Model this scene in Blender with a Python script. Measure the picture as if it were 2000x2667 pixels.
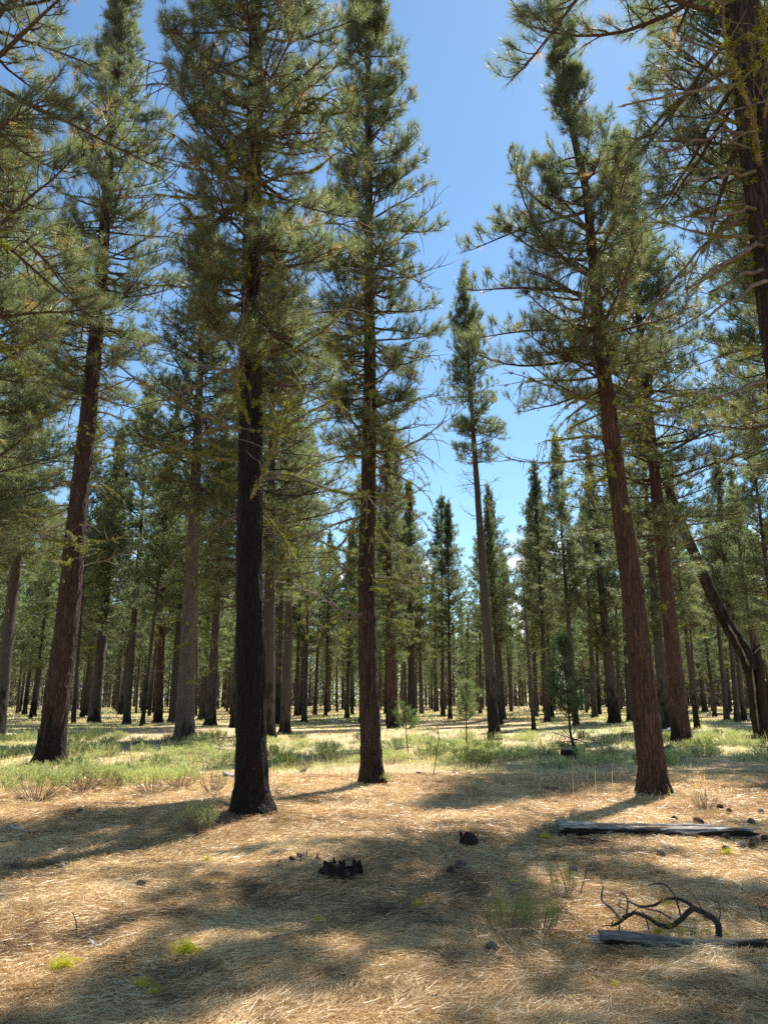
import bpy, math
import numpy as np
from mathutils import Matrix, Vector, Euler
R = math.radians
PI = math.pi
for o in list(bpy.data.objects): bpy.data.objects.remove(o)
scene = bpy.context.scene
COL = scene.collection

# ------------------------------------------------------------------ camera, sky, sun, exposure
F_PX, PITCH, EYE = 1950.0, R(14.0), 1.6
cam = bpy.data.cameras.new("camera"); cam_o = bpy.data.objects.new("camera", cam); COL.objects.link(cam_o)
cam.sensor_fit = 'VERTICAL'; cam.sensor_height = 36.0; cam.lens = 36.0 * F_PX / 2667.0
cam.clip_start = 0.05; cam.clip_end = 3000
cam_o.location = (0, 0, EYE); cam_o.rotation_euler = (PI / 2 + PITCH, 0, 0)
scene.camera = cam_o

SUN_AZ, SUN_EL = 30.5, 54.0          # azimuth clockwise from the view direction (+Y), elevation
w = bpy.data.worlds.new("World"); scene.world = w; w.use_nodes = True
nt = w.node_tree; nt.nodes.clear()
out = nt.nodes.new('ShaderNodeOutputWorld'); bg = nt.nodes.new('ShaderNodeBackground')
sky = nt.nodes.new('ShaderNodeTexSky'); sky.sky_type = 'NISHITA'; sky.sun_disc = False
sky.sun_elevation = R(SUN_EL); sky.sun_rotation = R(SUN_AZ)
sky.altitude = 1300; sky.air_density = 1.2; sky.dust_density = 0.3; sky.ozone_density = 1.9
bg.inputs['Strength'].default_value = 0.083
# small cumulus clouds low over the horizon
geo = nt.nodes.new('ShaderNodeTexCoord')
sep = nt.nodes.new('ShaderNodeSeparateXYZ'); nt.links.new(geo.outputs['Generated'], sep.inputs[0])
mp = nt.nodes.new('ShaderNodeMapping'); mp.inputs['Scale'].default_value = (7, 7, 17)
nt.links.new(geo.outputs['Generated'], mp.inputs[0])
nz = nt.nodes.new('ShaderNodeTexNoise'); nz.inputs['Scale'].default_value = 1.0; nz.inputs['Detail'].default_value = 7
nz.inputs['Roughness'].default_value = 0.58
nt.links.new(mp.outputs[0], nz.inputs['Vector'])
cr = nt.nodes.new('ShaderNodeMapRange'); cr.interpolation_type = 'SMOOTHSTEP'
cr.inputs[1].default_value = 0.5; cr.inputs[2].default_value = 0.6
nt.links.new(nz.outputs['Fac'], cr.inputs[0])
el = nt.nodes.new('ShaderNodeMapRange'); el.interpolation_type = 'SMOOTHSTEP'
el.inputs[1].default_value = 0.235; el.inputs[2].default_value = 0.17
nt.links.new(sep.outputs['Z'], el.inputs[0])
mul = nt.nodes.new('ShaderNodeMath'); mul.operation = 'MULTIPLY'
nt.links.new(cr.outputs[0], mul.inputs[0]); nt.links.new(el.outputs[0], mul.inputs[1])
mixc = nt.nodes.new('ShaderNodeMixRGB'); mixc.inputs['Color2'].default_value = (7.5, 7.7, 8.0, 1)
nt.links.new(mul.outputs[0], mixc.inputs['Fac']); tint = nt.nodes.new('ShaderNodeMixRGB'); tint.blend_type = 'MULTIPLY'; tint.inputs['Fac'].default_value = 1; tint.inputs['Color2'].default_value = (0.86, 1.03, 1.04, 1)
nt.links.new(sky.outputs[0], tint.inputs['Color1']); nt.links.new(tint.outputs[0], mixc.inputs['Color1'])
nt.links.new(mixc.outputs[0], bg.inputs['Color']); nt.links.new(bg.outputs[0], out.inputs['Surface'])

sl = bpy.data.lights.new("sun", 'SUN'); sl.energy = 5.0; sl.angle = R(0.53); sl.color = (1.0, 0.98, 0.95)
sun = bpy.data.objects.new("sun", sl); COL.objects.link(sun)
sdir = Vector((math.sin(R(SUN_AZ)) * math.cos(R(SUN_EL)), math.cos(R(SUN_AZ)) * math.cos(R(SUN_EL)), math.sin(R(SUN_EL))))
sun.rotation_euler = sdir.to_track_quat('Z', 'Y').to_euler(); sun.location = (20, 30, 50)
scene.view_settings.view_transform = 'Standard'; scene.view_settings.look = 'None'
scene.view_settings.exposure = 1.08; scene.view_settings.gamma = 1.0
scene.view_settings.use_curve_mapping = False
scene.cycles.use_denoising = False
scene.cycles.sample_clamp_direct = 5.0; scene.cycles.sample_clamp_indirect = 3.0
scene.cycles.max_bounces = 8; scene.cycles.diffuse_bounces = 5; scene.cycles.glossy_bounces = 2
scene.cycles.transmission_bounces = 4; scene.cycles.transparent_max_bounces = 4

# ------------------------------------------------------------------ numeric helpers
rng = np.random.default_rng(7)
U = lambda a, b: float(rng.uniform(a, b))

def _hash(ix, iy, iz, seed):
    n = (ix.astype(np.int64) * 374761393 + iy.astype(np.int64) * 668265263 + iz.astype(np.int64) * 2147483647 + seed * 974711) & 0xFFFFFFFF
    n = ((n ^ (n >> 13)) * 1274126177) & 0xFFFFFFFF
    n = (n ^ (n >> 16)) & 0xFFFFFF
    return n / float(0xFFFFFF)

def noise3(x, y, z, seed=0):
    x, y, z = np.broadcast_arrays(np.asarray(x, float), np.asarray(y, float), np.asarray(z, float))
    xi, yi, zi = np.floor(x), np.floor(y), np.floor(z)
    fx, fy, fz = x - xi, y - yi, z - zi
    fx, fy, fz = [f * f * (3 - 2 * f) for f in (fx, fy, fz)]
    r = 0
    for a in (0, 1):
        for b in (0, 1):
            for c in (0, 1):
                wgt = (fx if a else 1 - fx) * (fy if b else 1 - fy) * (fz if c else 1 - fz)
                r = r + wgt * _hash(xi + a, yi + b, zi + c, seed)
    return r

def noise2(x, y, seed=0): return noise3(x, y, np.zeros_like(np.asarray(x, float)), seed)
def fbm(x, y, seed=0, oct=3):
    s = 0; a = 0.5; t = 0
    for i in range(oct):
        s = s + a * noise2(np.asarray(x) * 2 ** i, np.asarray(y) * 2 ** i, seed + i); t += a; a *= 0.5
    return s / t
def sstep(a, b, x):
    t = np.clip((np.asarray(x, float) - a) / (b - a), 0, 1); return t * t * (3 - 2 * t)

MOUND = (-2.05, 10.9)
DUFF = [(-2.0, 11.6, 0.05, 0.6), (-0.26, 15.7, 0.08, 0.55), (4.95, 14.1, 0.09, 0.6), (-8.9, 20.2, 0.12, 0.9)]      # needles heaped round the big trunks
def height(x, y):
    x = np.asarray(x, float); y = np.asarray(y, float)
    d = np.hypot(x, y)
    h = (fbm(x * 0.45, y * 0.45, 11, 3) - 0.5) * 0.17 + (fbm(x * 2.2, y * 2.2, 21, 2) - 0.5) * 0.045
    h = h * sstep(2.0, 5.0, d) * (1 - 0.75 * sstep(18, 40, d))
    h = h + 0.17 * np.exp(-(((x - MOUND[0]) / 1.7) ** 2 + ((y - MOUND[1]) / 1.1) ** 2))
    for bx_, by_, am, wd_ in DUFF: h = h + am * np.exp(-((x - bx_) ** 2 + (y - by_) ** 2) / wd_ ** 2)
    h = h + (fbm(x * 0.06, y * 0.06, 31, 2) - 0.5) * 0.35 * sstep(25, 60, d)
    return h
def h1(x, y): return float(height(x, y))

def ray(px, py):
    u, v = px - 1000.0, py - 1333.5
    return np.array([u, F_PX * math.cos(PITCH) + v * math.sin(PITCH), F_PX * math.sin(PITCH) - v * math.cos(PITCH)])
def ground(px, py):
    d = ray(px, py); h = 0.0
    for _ in range(12):
        t = (EYE - h) / max(-d[2], 1e-3); h = 0.5 * h + 0.5 * h1(d[0] * t, d[1] * t)
    t = (EYE - h) / max(-d[2], 1e-3)
    x, y = d[0] * t, d[1] * t
    return np.array([x, y, h1(x, y)])
def at_y(px, py, Y):
    d = ray(px, py); t = Y / d[1]
    return np.array([d[0] * t, Y, EYE + d[2] * t])
def px_m(Y, px):                         # metres that px photo pixels span at depth Y near the horizon
    return px * Y / F_PX

class MB:
    """collects triangles (with smooth flag, material index and a per-vertex tone)"""
    def __init__(s): s.v = []; s.f = []; s.sm = []; s.mi = []; s.t = []; s.n = 0
    def add(s, v, f, smooth=False, mi=0, tone=None):
        v = np.asarray(v, np.float32).reshape(-1, 3); f = np.asarray(f, np.int64).reshape(-1, 3)
        if not len(f): return
        s.v.append(v); s.f.append(f + s.n); s.n += len(v)
        s.sm.append(np.full(len(f), smooth)); s.mi.append(np.full(len(f), mi, np.int32))
        s.t.append(np.full(len(v), 0.5, np.float32) if tone is None else np.broadcast_to(np.asarray(tone, np.float32), (len(v),)))
    def arrays(s):
        return (np.concatenate(s.v), np.concatenate(s.f), np.concatenate(s.sm), np.concatenate(s.mi), np.concatenate(s.t))
    def addmb(s, arr, M=None):
        v, f, sm, mi, t = arr
        if M is not None: v = v @ np.asarray(M)[:3, :3].T.astype(np.float32) + np.asarray(M)[:3, 3].astype(np.float32)
        s.v.append(v); s.f.append(f + s.n); s.n += len(v); s.sm.append(sm); s.mi.append(mi); s.t.append(t)
    def mesh(s, name, mats):
        v, f, sm, mi, t = s.arrays()
        me = bpy.data.meshes.new(name)
        me.vertices.add(len(v)); me.vertices.foreach_set('co', v.astype(np.float32).ravel())
        me.loops.add(len(f) * 3); me.loops.foreach_set('vertex_index', f.astype(np.int32).ravel())
        me.polygons.add(len(f)); me.polygons.foreach_set('loop_start', np.arange(0, len(f) * 3, 3, dtype=np.int32))
        me.polygons.foreach_set('use_smooth', sm); me.polygons.foreach_set('material_index', mi)
        a = me.attributes.new('tone', 'FLOAT', 'POINT'); a.data.foreach_set('value', t.astype(np.float32))
        me.update(calc_edges=True)
        for m in (mats if isinstance(mats, (list, tuple)) else [mats]): me.materials.append(m)
        return me

def tube(pts, rad, sides=5, cap=True, disp=None):
    pts = np.asarray(pts, float); n = len(pts); rad = np.broadcast_to(np.asarray(rad, float), (n,))
    tan = np.gradient(pts, axis=0); tan /= np.linalg.norm(tan, axis=1)[:, None] + 1e-9
    ref = np.array([0, 0, 1.0]) if abs(tan[0][2]) < 0.8 else np.array([1.0, 0, 0])
    a = np.cross(tan, ref); a /= np.linalg.norm(a, axis=1)[:, None] + 1e-9
    b = np.cross(tan, a)
    th = np.linspace(0, 2 * PI, sides, endpoint=False)
    rr = rad[:, None] * np.ones((1, sides))
    if disp is not None: rr = rr * disp(np.arange(n)[:, None], th[None, :], pts)
    ring = pts[:, None, :] + rr[:, :, None] * (np.cos(th)[None, :, None] * a[:, None, :] + np.sin(th)[None, :, None] * b[:, None, :])
    v = ring.reshape(-1, 3)
    i = np.arange(n - 1)[:, None] * sides; j = np.arange(sides)[None, :]; k = (j + 1) % sides
    q0, q1, q2, q3 = i + j, i + k, i + sides + k, i + sides + j
    f = np.concatenate([np.stack([q0, q2, q1], -1).reshape(-1, 3), np.stack([q0, q3, q2], -1).reshape(-1, 3)])
    if cap:
        v = np.vstack([v, pts[0], pts[-1]]); c0, c1 = n * sides, n * sides + 1
        jj = np.arange(sides); kk = (jj + 1) % sides; L = (n - 1) * sides
        f = np.vstack([f, np.stack([np.full(sides, c0), jj, kk], -1), np.stack([np.full(sides, c1), L + kk, L + jj], -1)])
    return v, f

def slivers(base, dirs, length, width, seed_rng, bend=0.0):
    """one thin triangle per needle/blade"""
    n = len(base); d = dirs / (np.linalg.norm(dirs, axis=1)[:, None] + 1e-9)
    r = seed_rng.normal(size=(n, 3)); s = np.cross(d, r); s /= np.linalg.norm(s, axis=1)[:, None] + 1e-9
    L = np.broadcast_to(length, (n,))[:, None]; W = np.broadcast_to(width, (n,))[:, None] * 0.5
    v = np.stack([base - s * W, base + s * W, base + d * L], 1)
    if bend: v[:, 2, 2] -= (bend * L[:, 0] * (1 - np.abs(d[:, 2])))
    return v.reshape(-1, 3), np.arange(n * 3).reshape(-1, 3)

# ------------------------------------------------------------------ object helpers
def tagp(o, label=None, cat=None, group=None, kind=None):
    if label: o['label'] = label
    if cat: o['category'] = cat
    if group: o['group'] = group
    if kind: o['kind'] = kind
    return o
def link(name, me, parent=None, loc=None, rot=None, scale=None):
    o = bpy.data.objects.new(name, me); COL.objects.link(o)
    if parent is not None: o.parent = parent
    if loc is not None: o.location = tuple(float(c) for c in loc)
    if rot is not None: o.rotation_euler = rot
    if scale is not None: o.scale = scale if isinstance(scale, (tuple, list)) else (scale,) * 3
    return o
def empty(name, loc, label, cat, group=None, rot=None):
    o = link(name, None, None, loc, rot); o.empty_display_size = 0.3
    return tagp(o, label, cat, group)

# ------------------------------------------------------------------ materials
def newmat(name):
    m = bpy.data.materials.new(name); m.use_nodes = True; t = m.node_tree; t.nodes.clear()
    o = t.nodes.new('ShaderNodeOutputMaterial'); return m, t, o
def N(t, typ, **kw):
    n = t.nodes.new(typ)
    for k, v in kw.items():
        if k in n.inputs.keys() if isinstance(k, str) else False: n.inputs[k].default_value = v
        else: setattr(n, k, v)
    return n
def ramp(t, fac, stops):
    r = t.nodes.new('ShaderNodeValToRGB'); e = r.color_ramp.elements
    while len(e) < len(stops): e.new(0.5)
    for i, (p, c) in enumerate(stops): e[i].position = p; e[i].color = (*c, 1)
    t.links.new(fac, r.inputs[0]); return r.outputs[0]
def math_n(t, op, a, b=None, clamp=False):
    m = t.nodes.new('ShaderNodeMath'); m.operation = op; m.use_clamp = clamp
    for i, x in enumerate((a, b)):
        if x is None: continue
        if isinstance(x, (int, float)): m.inputs[i].default_value = x
        else: t.links.new(x, m.inputs[i])
    return m.outputs[0]
def mixrgb(t, fac, a, b, mode='MIX'):
    m = t.nodes.new('ShaderNodeMixRGB'); m.blend_type = mode
    for k, x in (('Fac', fac), ('Color1', a), ('Color2', b)):
        if isinstance(x, (int, float)): m.inputs[k].default_value = x
        elif isinstance(x, tuple): m.inputs[k].default_value = (*x, 1)
        else: t.links.new(x, m.inputs[k])
    return m.outputs[0]
def tex_noise(t, vec, scale, detail=4, rough=0.55):
    n = t.nodes.new('ShaderNodeTexNoise'); n.inputs['Scale'].default_value = scale
    n.inputs['Detail'].default_value = detail; n.inputs['Roughness'].default_value = rough
    t.links.new(vec, n.inputs['Vector']); return n.outputs['Fac']
def mapping(t, vec, sc):
    m = t.nodes.new('ShaderNodeMapping'); m.inputs['Scale'].default_value = sc; t.links.new(vec, m.inputs[0]); return m.outputs[0]

def leaf_mat(name, stops, trans=0.3, rough=0.4, tcol=None, spec=0.5, objvar=0.0):
    m, t, o = newmat(name)
    at = N(t, 'ShaderNodeAttribute', attribute_name='tone')
    fac = at.outputs['Fac']
    if objvar:
        oi = t.nodes.new('ShaderNodeObjectInfo')
        fac = math_n(t, 'ADD', fac, math_n(t, 'MULTIPLY', math_n(t, 'SUBTRACT', oi.outputs['Random'], 0.5), objvar), True)
    col = ramp(t, fac, stops)
    p = t.nodes.new('ShaderNodeBsdfPrincipled'); t.links.new(col, p.inputs['Base Color'])
    p.inputs['Roughness'].default_value = rough; p.inputs['Specular IOR Level'].default_value = spec
    tr = t.nodes.new('ShaderNodeBsdfTranslucent')
    t.links.new(mixrgb(t, 1.0, col, tcol or (1.7, 1.8, 0.9), 'MULTIPLY'), tr.inputs['Color'])
    mx = t.nodes.new('ShaderNodeMixShader'); mx.inputs[0].default_value = trans
    t.links.new(p.outputs[0], mx.inputs[1]); t.links.new(tr.outputs[0], mx.inputs[2]); t.links.new(mx.outputs[0], o.inputs[0])
    return m

def bark_mat(name, col=(0.150, 0.082, 0.056), furrow=(0.035, 0.022, 0.017), char=1.2, char_var=0.0, char_soft=0.7, scale=1.0, bump=0.6, grey=0.0, resin=0.0):
    m, t, o = newmat(name)
    tc = t.nodes.new('ShaderNodeTexCoord'); ob = tc.outputs['Object']
    wv = tex_noise(t, ob, 3.0 * scale, 3)
    off = t.nodes.new('ShaderNodeVectorMath'); off.operation = 'ADD'
    cmb = t.nodes.new('ShaderNodeCombineXYZ'); t.links.new(math_n(t, 'MULTIPLY', wv, 0.16), cmb.inputs[0]); t.links.new(math_n(t, 'MULTIPLY', wv, -0.13), cmb.inputs[1])
    t.links.new(ob, off.inputs[0]); t.links.new(cmb.outputs[0], off.inputs[1])
    mv = mapping(t, off.outputs[0], (1, 1, 0.15))
    vo = t.nodes.new('ShaderNodeTexVoronoi'); vo.feature = 'DISTANCE_TO_EDGE'; vo.inputs['Scale'].default_value = 25 * scale
    t.links.new(mv, vo.inputs['Vector'])
    vc = t.nodes.new('ShaderNodeTexVoronoi'); vc.inputs['Scale'].default_value = 25 * scale; t.links.new(mv, vc.inputs['Vector'])
    fl = tex_noise(t, mapping(t, ob, (1, 1, 0.35)), 48 * scale, 5, 0.65)
    plate = math_n(t, 'MULTIPLY', vo.outputs['Distance'], 5.0, True)
    hgt = math_n(t, 'ADD', math_n(t, 'MULTIPLY', plate, 0.7), math_n(t, 'MULTIPLY', fl, 0.5))
    c1 = mixrgb(t, math_n(t, 'POWER', plate, 0.6), furrow, col)
    vs = t.nodes.new('ShaderNodeSeparateColor'); t.links.new(vc.outputs['Color'], vs.inputs[0])
    c1 = mixrgb(t, math_n(t, 'MULTIPLY', vs.outputs[0], 0.6), c1, tuple(min(1, c * 2.1) for c in col))
    c1 = mixrgb(t, math_n(t, 'MULTIPLY', vs.outputs[1], 0.35), c1, furrow)
    c1 = mixrgb(t, math_n(t, 'MULTIPLY', fl, 0.5), c1, tuple(c * 0.45 for c in col))
    if grey:
        c1 = mixrgb(t, math_n(t, 'MULTIPLY', tex_noise(t, ob, 1.3, 4), grey), c1, (0.13, 0.115, 0.10))
    sp = t.nodes.new('ShaderNodeSeparateXYZ'); t.links.new(ob, sp.inputs[0])
    ch = math_n(t, 'ADD', char, 0.0)
    if char_var:
        oi = t.nodes.new('ShaderNodeObjectInfo'); ch = math_n(t, 'ADD', char, math_n(t, 'MULTIPLY', oi.outputs['Random'], char_var))
    n2 = tex_noise(t, mapping(t, ob, (1, 1, 0.3)), 5.0, 5)
    lvl = math_n(t, 'ADD', ch, math_n(t, 'MULTIPLY', math_n(t, 'SUBTRACT', n2, 0.5), char_soft * 6))
    msk = math_n(t, 'MULTIPLY', math_n(t, 'SUBTRACT', lvl, sp.outputs[2]), 1.0 / char_soft, True)
    char_col = mixrgb(t, math_n(t, 'MULTIPLY', fl, 0.6), (0.006, 0.0045, 0.004), (0.040, 0.027, 0.021))
    c2 = mixrgb(t, msk, c1, char_col)
    if resin:       # orange cracks where the charred plates have split
        cr = math_n(t, 'MULTIPLY', math_n(t, 'SUBTRACT', tex_noise(t, mapping(t, ob, (14, 14, 1.1)), 1.0, 3), 0.64), 14, True)
        cr = math_n(t, 'MULTIPLY', cr, math_n(t, 'SUBTRACT', 1.0, math_n(t, 'MULTIPLY', vo.outputs['Distance'], 14, True)))
        c2 = mixrgb(t, math_n(t, 'MULTIPLY', cr, resin), c2, (0.20, 0.062, 0.022))
    p = t.nodes.new('ShaderNodeBsdfPrincipled'); t.links.new(c2, p.inputs['Base Color'])
    p.inputs['Roughness'].default_value = 0.85; p.inputs['Specular IOR Level'].default_value = 0.18
    bp = t.nodes.new('ShaderNodeBump'); bp.inputs['Strength'].default_value = bump; bp.inputs['Distance'].default_value = 0.045
    t.links.new(hgt, bp.inputs['Height']); t.links.new(bp.outputs[0], p.inputs['Normal'])
    t.links.new(p.outputs[0], o.inputs[0]); return m

def wood_mat(name, a, b, scale=20, rough=0.85, stretch=(1, 1, 1), bump=0.4):
    m, t, o = newmat(name); tc = t.nodes.new('ShaderNodeTexCoord')
    f = tex_noise(t, mapping(t, tc.outputs['Object'], stretch), scale, 5, 0.65)
    f2 = math_n(t, 'MULTIPLY', math_n(t, 'SUBTRACT', f, 0.3), 2.4, True)
    p = t.nodes.new('ShaderNodeBsdfPrincipled'); t.links.new(mixrgb(t, f2, a, b), p.inputs['Base Color'])
    p.inputs['Roughness'].default_value = rough; p.inputs['Specular IOR Level'].default_value = 0.2
    bp = t.nodes.new('ShaderNodeBump'); bp.inputs['Strength'].default_value = bump; bp.inputs['Distance'].default_value = 0.01
    t.links.new(f, bp.inputs['Height']); t.links.new(bp.outputs[0], p.inputs['Normal'])
    t.links.new(p.outputs[0], o.inputs[0]); return m

M = {}
M['needle'] = leaf_mat('pine_needles', [(0.0, (0.055, 0.068, 0.045)), (0.45, (0.098, 0.113, 0.070)), (0.85, (0.155, 0.168, 0.098)), (1.0, (0.30, 0.18, 0.09))], 0.47, 0.45, (2.5, 2.55, 1.35), 0.5, 0.12)
M['needle_far'] = leaf_mat('pine_needles_far', [(0.0, (0.070, 0.088, 0.058)), (0.5, (0.112, 0.135, 0.084)), (1.0, (0.175, 0.195, 0.115))], 0.48, 0.45, (2.5, 2.6, 1.4), 0.5, 0.5)  # paler than the near needles: distance haze put into the colour
M['needle_young'] = leaf_mat('young_needles', [(0.0, (0.10, 0.13, 0.07)), (1.0, (0.22, 0.26, 0.13))], 0.4, 0.4)
M['needle_soft'] = leaf_mat('dense_young_needles', [(0.0, (0.05, 0.078, 0.04)), (1.0, (0.11, 0.15, 0.065))], 0.45, 0.5)
M['twig'] = wood_mat('twig_bark', (0.03, 0.02, 0.015), (0.115, 0.07, 0.045), 30)
M['dead'] = wood_mat('dead_branch_wood', (0.06, 0.04, 0.03), (0.24, 0.19, 0.15), 12)
M['pale'] = wood_mat('bare_pale_wood', (0.06, 0.042, 0.032), (0.27, 0.21, 0.165), 10)
M['darkbark'] = wood_mat('dark_limb_bark', (0.008, 0.007, 0.006), (0.085, 0.068, 0.058), 35, bump=1.0)
M['silver'] = wood_mat('silvered_wood', (0.20, 0.185, 0.17), (0.52, 0.49, 0.46), 14, stretch=(0.2, 1, 1))
M['charwood'] = wood_mat('charred_wood', (0.004, 0.0032, 0.003), (0.055, 0.030, 0.022), 30, 0.8, bump=0.9)
M['lichen'] = leaf_mat('wolf_lichen', [(0.0, (0.09, 0.10, 0.02)), (0.5, (0.22, 0.24, 0.035)), (1.0, (0.42, 0.44, 0.06))], 0.25, 0.8, (1.3, 1.3, 0.8), 0.1)
M['lichen_bright'] = leaf_mat('bright_lichen', [(0.0, (0.26, 0.24, 0.02)), (0.5, (0.52, 0.49, 0.04)), (1.0, (0.72, 0.68, 0.10))], 0.3, 0.8, (1.2, 1.2, 0.8), 0.1)
M['litter'] = leaf_mat('needle_litter', [(0.0, (0.13, 0.070, 0.032)), (0.3, (0.38, 0.235, 0.105)), (0.65, (0.69, 0.475, 0.225)), (1.0, (0.88, 0.70, 0.40))], 0.12, 0.42, (1.0, 0.95, 0.8), 0.45)
M['drygrass'] = leaf_mat('dry_grass', [(0.0, (0.33, 0.19, 0.10)), (0.5, (0.58, 0.40, 0.21)), (1.0, (0.76, 0.62, 0.37))], 0.3, 0.55, (1.1, 1.0, 0.7), 0.3)
M['grass'] = leaf_mat('forest_grass', [(0.0, (0.16, 0.175, 0.08)), (0.3, (0.30, 0.305, 0.14)), (0.55, (0.50, 0.44, 0.23)), (1.0, (0.70, 0.57, 0.35))], 0.4, 0.55, (1.2, 1.25, 0.7), 0.25)
M['shrub'] = leaf_mat('rabbitbrush_leaves', [(0.0, (0.20, 0.22, 0.12)), (0.5, (0.36, 0.40, 0.20)), (1.0, (0.56, 0.57, 0.28))], 0.42, 0.6, (1.25, 1.3, 0.7), 0.2, 0.5)
M['shrub_dark'] = leaf_mat('bitterbrush_leaves', [(0.0, (0.045, 0.07, 0.028)), (1.0, (0.14, 0.18, 0.06))], 0.35, 0.6, None, 0.2, 0.4)
M['stem'] = wood_mat('shrub_stem', (0.12, 0.08, 0.05), (0.36, 0.27, 0.19), 20)
M['bark_far'] = bark_mat('bark_distant', (0.056, 0.038, 0.031), (0.012, 0.008, 0.007), 0.4, 2.6, 1.3, 1.0, 0.5, 0.5)
M['bark_pale'] = bark_mat('bark_pale', (0.10, 0.072, 0.060), (0.025, 0.018, 0.015), 0.5, 0.0, 1.0, 1.0, 0.5, 0.5)
M['bark_red'] = bark_mat('bark_red', (0.092, 0.047, 0.034), (0.02, 0.011, 0.009), 0.8, 1.4, 1.2, 1.0, 0.6)

# ------------------------------------------------------------------ ground sheet
def axis(lo, hi, dense_lo, dense_hi, step, grow):
    a = [dense_lo]
    while a[-1] < dense_hi: a.append(a[-1] + step)
    s = step; b = [a[-1]]
    while b[-1] < hi: s *= grow; b.append(b[-1] + s)
    s = step; c = [dense_lo]
    while c[-1] > lo: s *= grow; c.append(c[-1] - s)
    return np.array(c[::-1][:-1] + a + b[1:])
gx = axis(-420, 420, -8, 8, 0.11, 1.13); gy = axis(-60, 700, 2.5, 17, 0.11, 1.09)
X, Y = np.meshgrid(gx, gy); Z = height(X, Y)
def greenness(x, y):
    n = fbm(np.asarray(x) * 0.35, np.asarray(y) * 0.25, 51, 3)
    edge = 18.0 + 5.5 * (n - 0.5) * 2 - 2.6 * sstep(-1.5, -5, x) + 1.5 * sstep(2, 5, x)
    g = sstep(edge - 2.0, edge + 2.0, y)
    patch = fbm(np.asarray(x) * 0.12 + 4, np.asarray(y) * 0.10, 61, 3)
    p2_ = fbm(np.asarray(x) * 0.5 + 9, np.asarray(y) * 0.35, 66, 3)
    g = g * (1 - 0.75 * sstep(0.50, 0.62, p2_))
    return g * (1 - 0.8 * sstep(0.47, 0.60, patch) * sstep(27, 36, y))
G = greenness(X, Y)
mb = MB(); nx, ny = len(gx), len(gy)
i = (np.arange(ny - 1)[:, None] * nx + np.arange(nx - 1)[None, :]).ravel()
mb.add(np.stack([X, Y, Z], -1), np.concatenate([np.stack([i, i + 1, i + nx + 1], -1), np.stack([i, i + nx + 1, i + nx], -1)]), True, 0, G.ravel())
m, t, o = newmat('forest_floor')
tc = t.nodes.new('ShaderNodeTexCoord'); ob = tc.outputs['Object']
at = N(t, 'ShaderNodeAttribute', attribute_name='tone')
fine = tex_noise(t, mapping(t, ob, (1, 0.4, 1)), 60, 6, 0.75)
fine2 = tex_noise(t, mapping(t, ob, (0.35, 1, 1)), 85, 5, 0.75)
fz = math_n(t, 'MULTIPLY', math_n(t, 'ADD', fine, fine2), 0.5)
med = tex_noise(t, ob, 1.3, 5, 0.6); med2 = tex_noise(t, ob, 7, 4, 0.6)
lit = ramp(t, fz, [(0.38, (0.14, 0.082, 0.044)), (0.50, (0.40, 0.26, 0.13)), (0.60, (0.64, 0.46, 0.25))])
lit = mixrgb(t, math_n(t, 'MULTIPLY', math_n(t, 'SUBTRACT', med2, 0.52), 3.5, True), lit, (0.20, 0.125, 0.075))
orange = ramp(t, fz, [(0.38, (0.24, 0.135, 0.07)), (0.50, (0.50, 0.33, 0.175)), (0.60, (0.70, 0.53, 0.31))])
spx = t.nodes.new('ShaderNodeSeparateXYZ'); t.links.new(ob, spx.inputs[0])
mid = math_n(t, 'MULTIPLY', math_n(t, 'SUBTRACT', spx.outputs[1], 10.5), 0.25, True)
lit = mixrgb(t, mid, lit, orange)
grn = ramp(t, math_n(t, 'ADD', math_n(t, 'MULTIPLY', med2, 0.5), math_n(t, 'MULTIPLY', tex_noise(t, ob, 0.28, 5, 0.6), 0.5)),
           [(0.40, (0.22, 0.225, 0.095)), (0.50, (0.42, 0.38, 0.18)), (0.60, (0.62, 0.50, 0.28))])
gf = math_n(t, 'ADD', at.outputs['Fac'], math_n(t, 'MULTIPLY', math_n(t, 'SUBTRACT', med, 0.5), 0.8), True)
col = mixrgb(t, gf, lit, grn)
p = t.nodes.new('ShaderNodeBsdfPrincipled'); t.links.new(col, p.inputs['Base Color']); p.inputs['Roughness'].default_value = 0.95
p.inputs['Specular IOR Level'].default_value = 0.15
bp = t.nodes.new('ShaderNodeBump'); bp.inputs['Strength'].default_value = 0.8; bp.inputs['Distance'].default_value = 0.02
t.links.new(fz, bp.inputs['Height']); t.links.new(bp.outputs[0], p.inputs['Normal']); t.links.new(p.outputs[0], o.inputs[0])
M['ground'] = m
g = link('ground', mb.mesh('ground', M['ground'])); g['kind'] = 'structure'

# ------------------------------------------------------------------ needle litter, stubble and grass (uncountable)
def wedge(n, y0, y1, power, half=0.58, pad=0.7):
    """n random ground positions in the visible wedge; power>0 crowds them towards the viewer"""
    u = rng.random(n); y = y0 * (y1 / y0) ** (u ** power) if power else y0 + (y1 - y0) * u
    x = (rng.random(n) * 2 - 1) * (y * half + pad); return x, y
n = 540000
x, y = wedge(n, 3.3, 17.5, 1.0)
ang = fbm(x * 1.3, y * 1.3, 71, 2) * 9.0 + rng.normal(0, 0.75, n)
tilt = np.abs(rng.normal(0, 0.13, n))
zb = height(x, y) + rng.random(n) ** 1.6 * 0.035 + 0.002
d = np.stack([np.cos(ang) * np.cos(tilt), np.sin(ang) * np.cos(tilt), np.sin(tilt) * np.where(rng.random(n) < 0.3, -0.3, 1)], -1)
dist = np.hypot(x, y)
s_r = np.random.default_rng(5)
lenn = rng.uniform(0.06, 0.165, n); wid = 0.0009 + 0.00050 * dist
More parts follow.
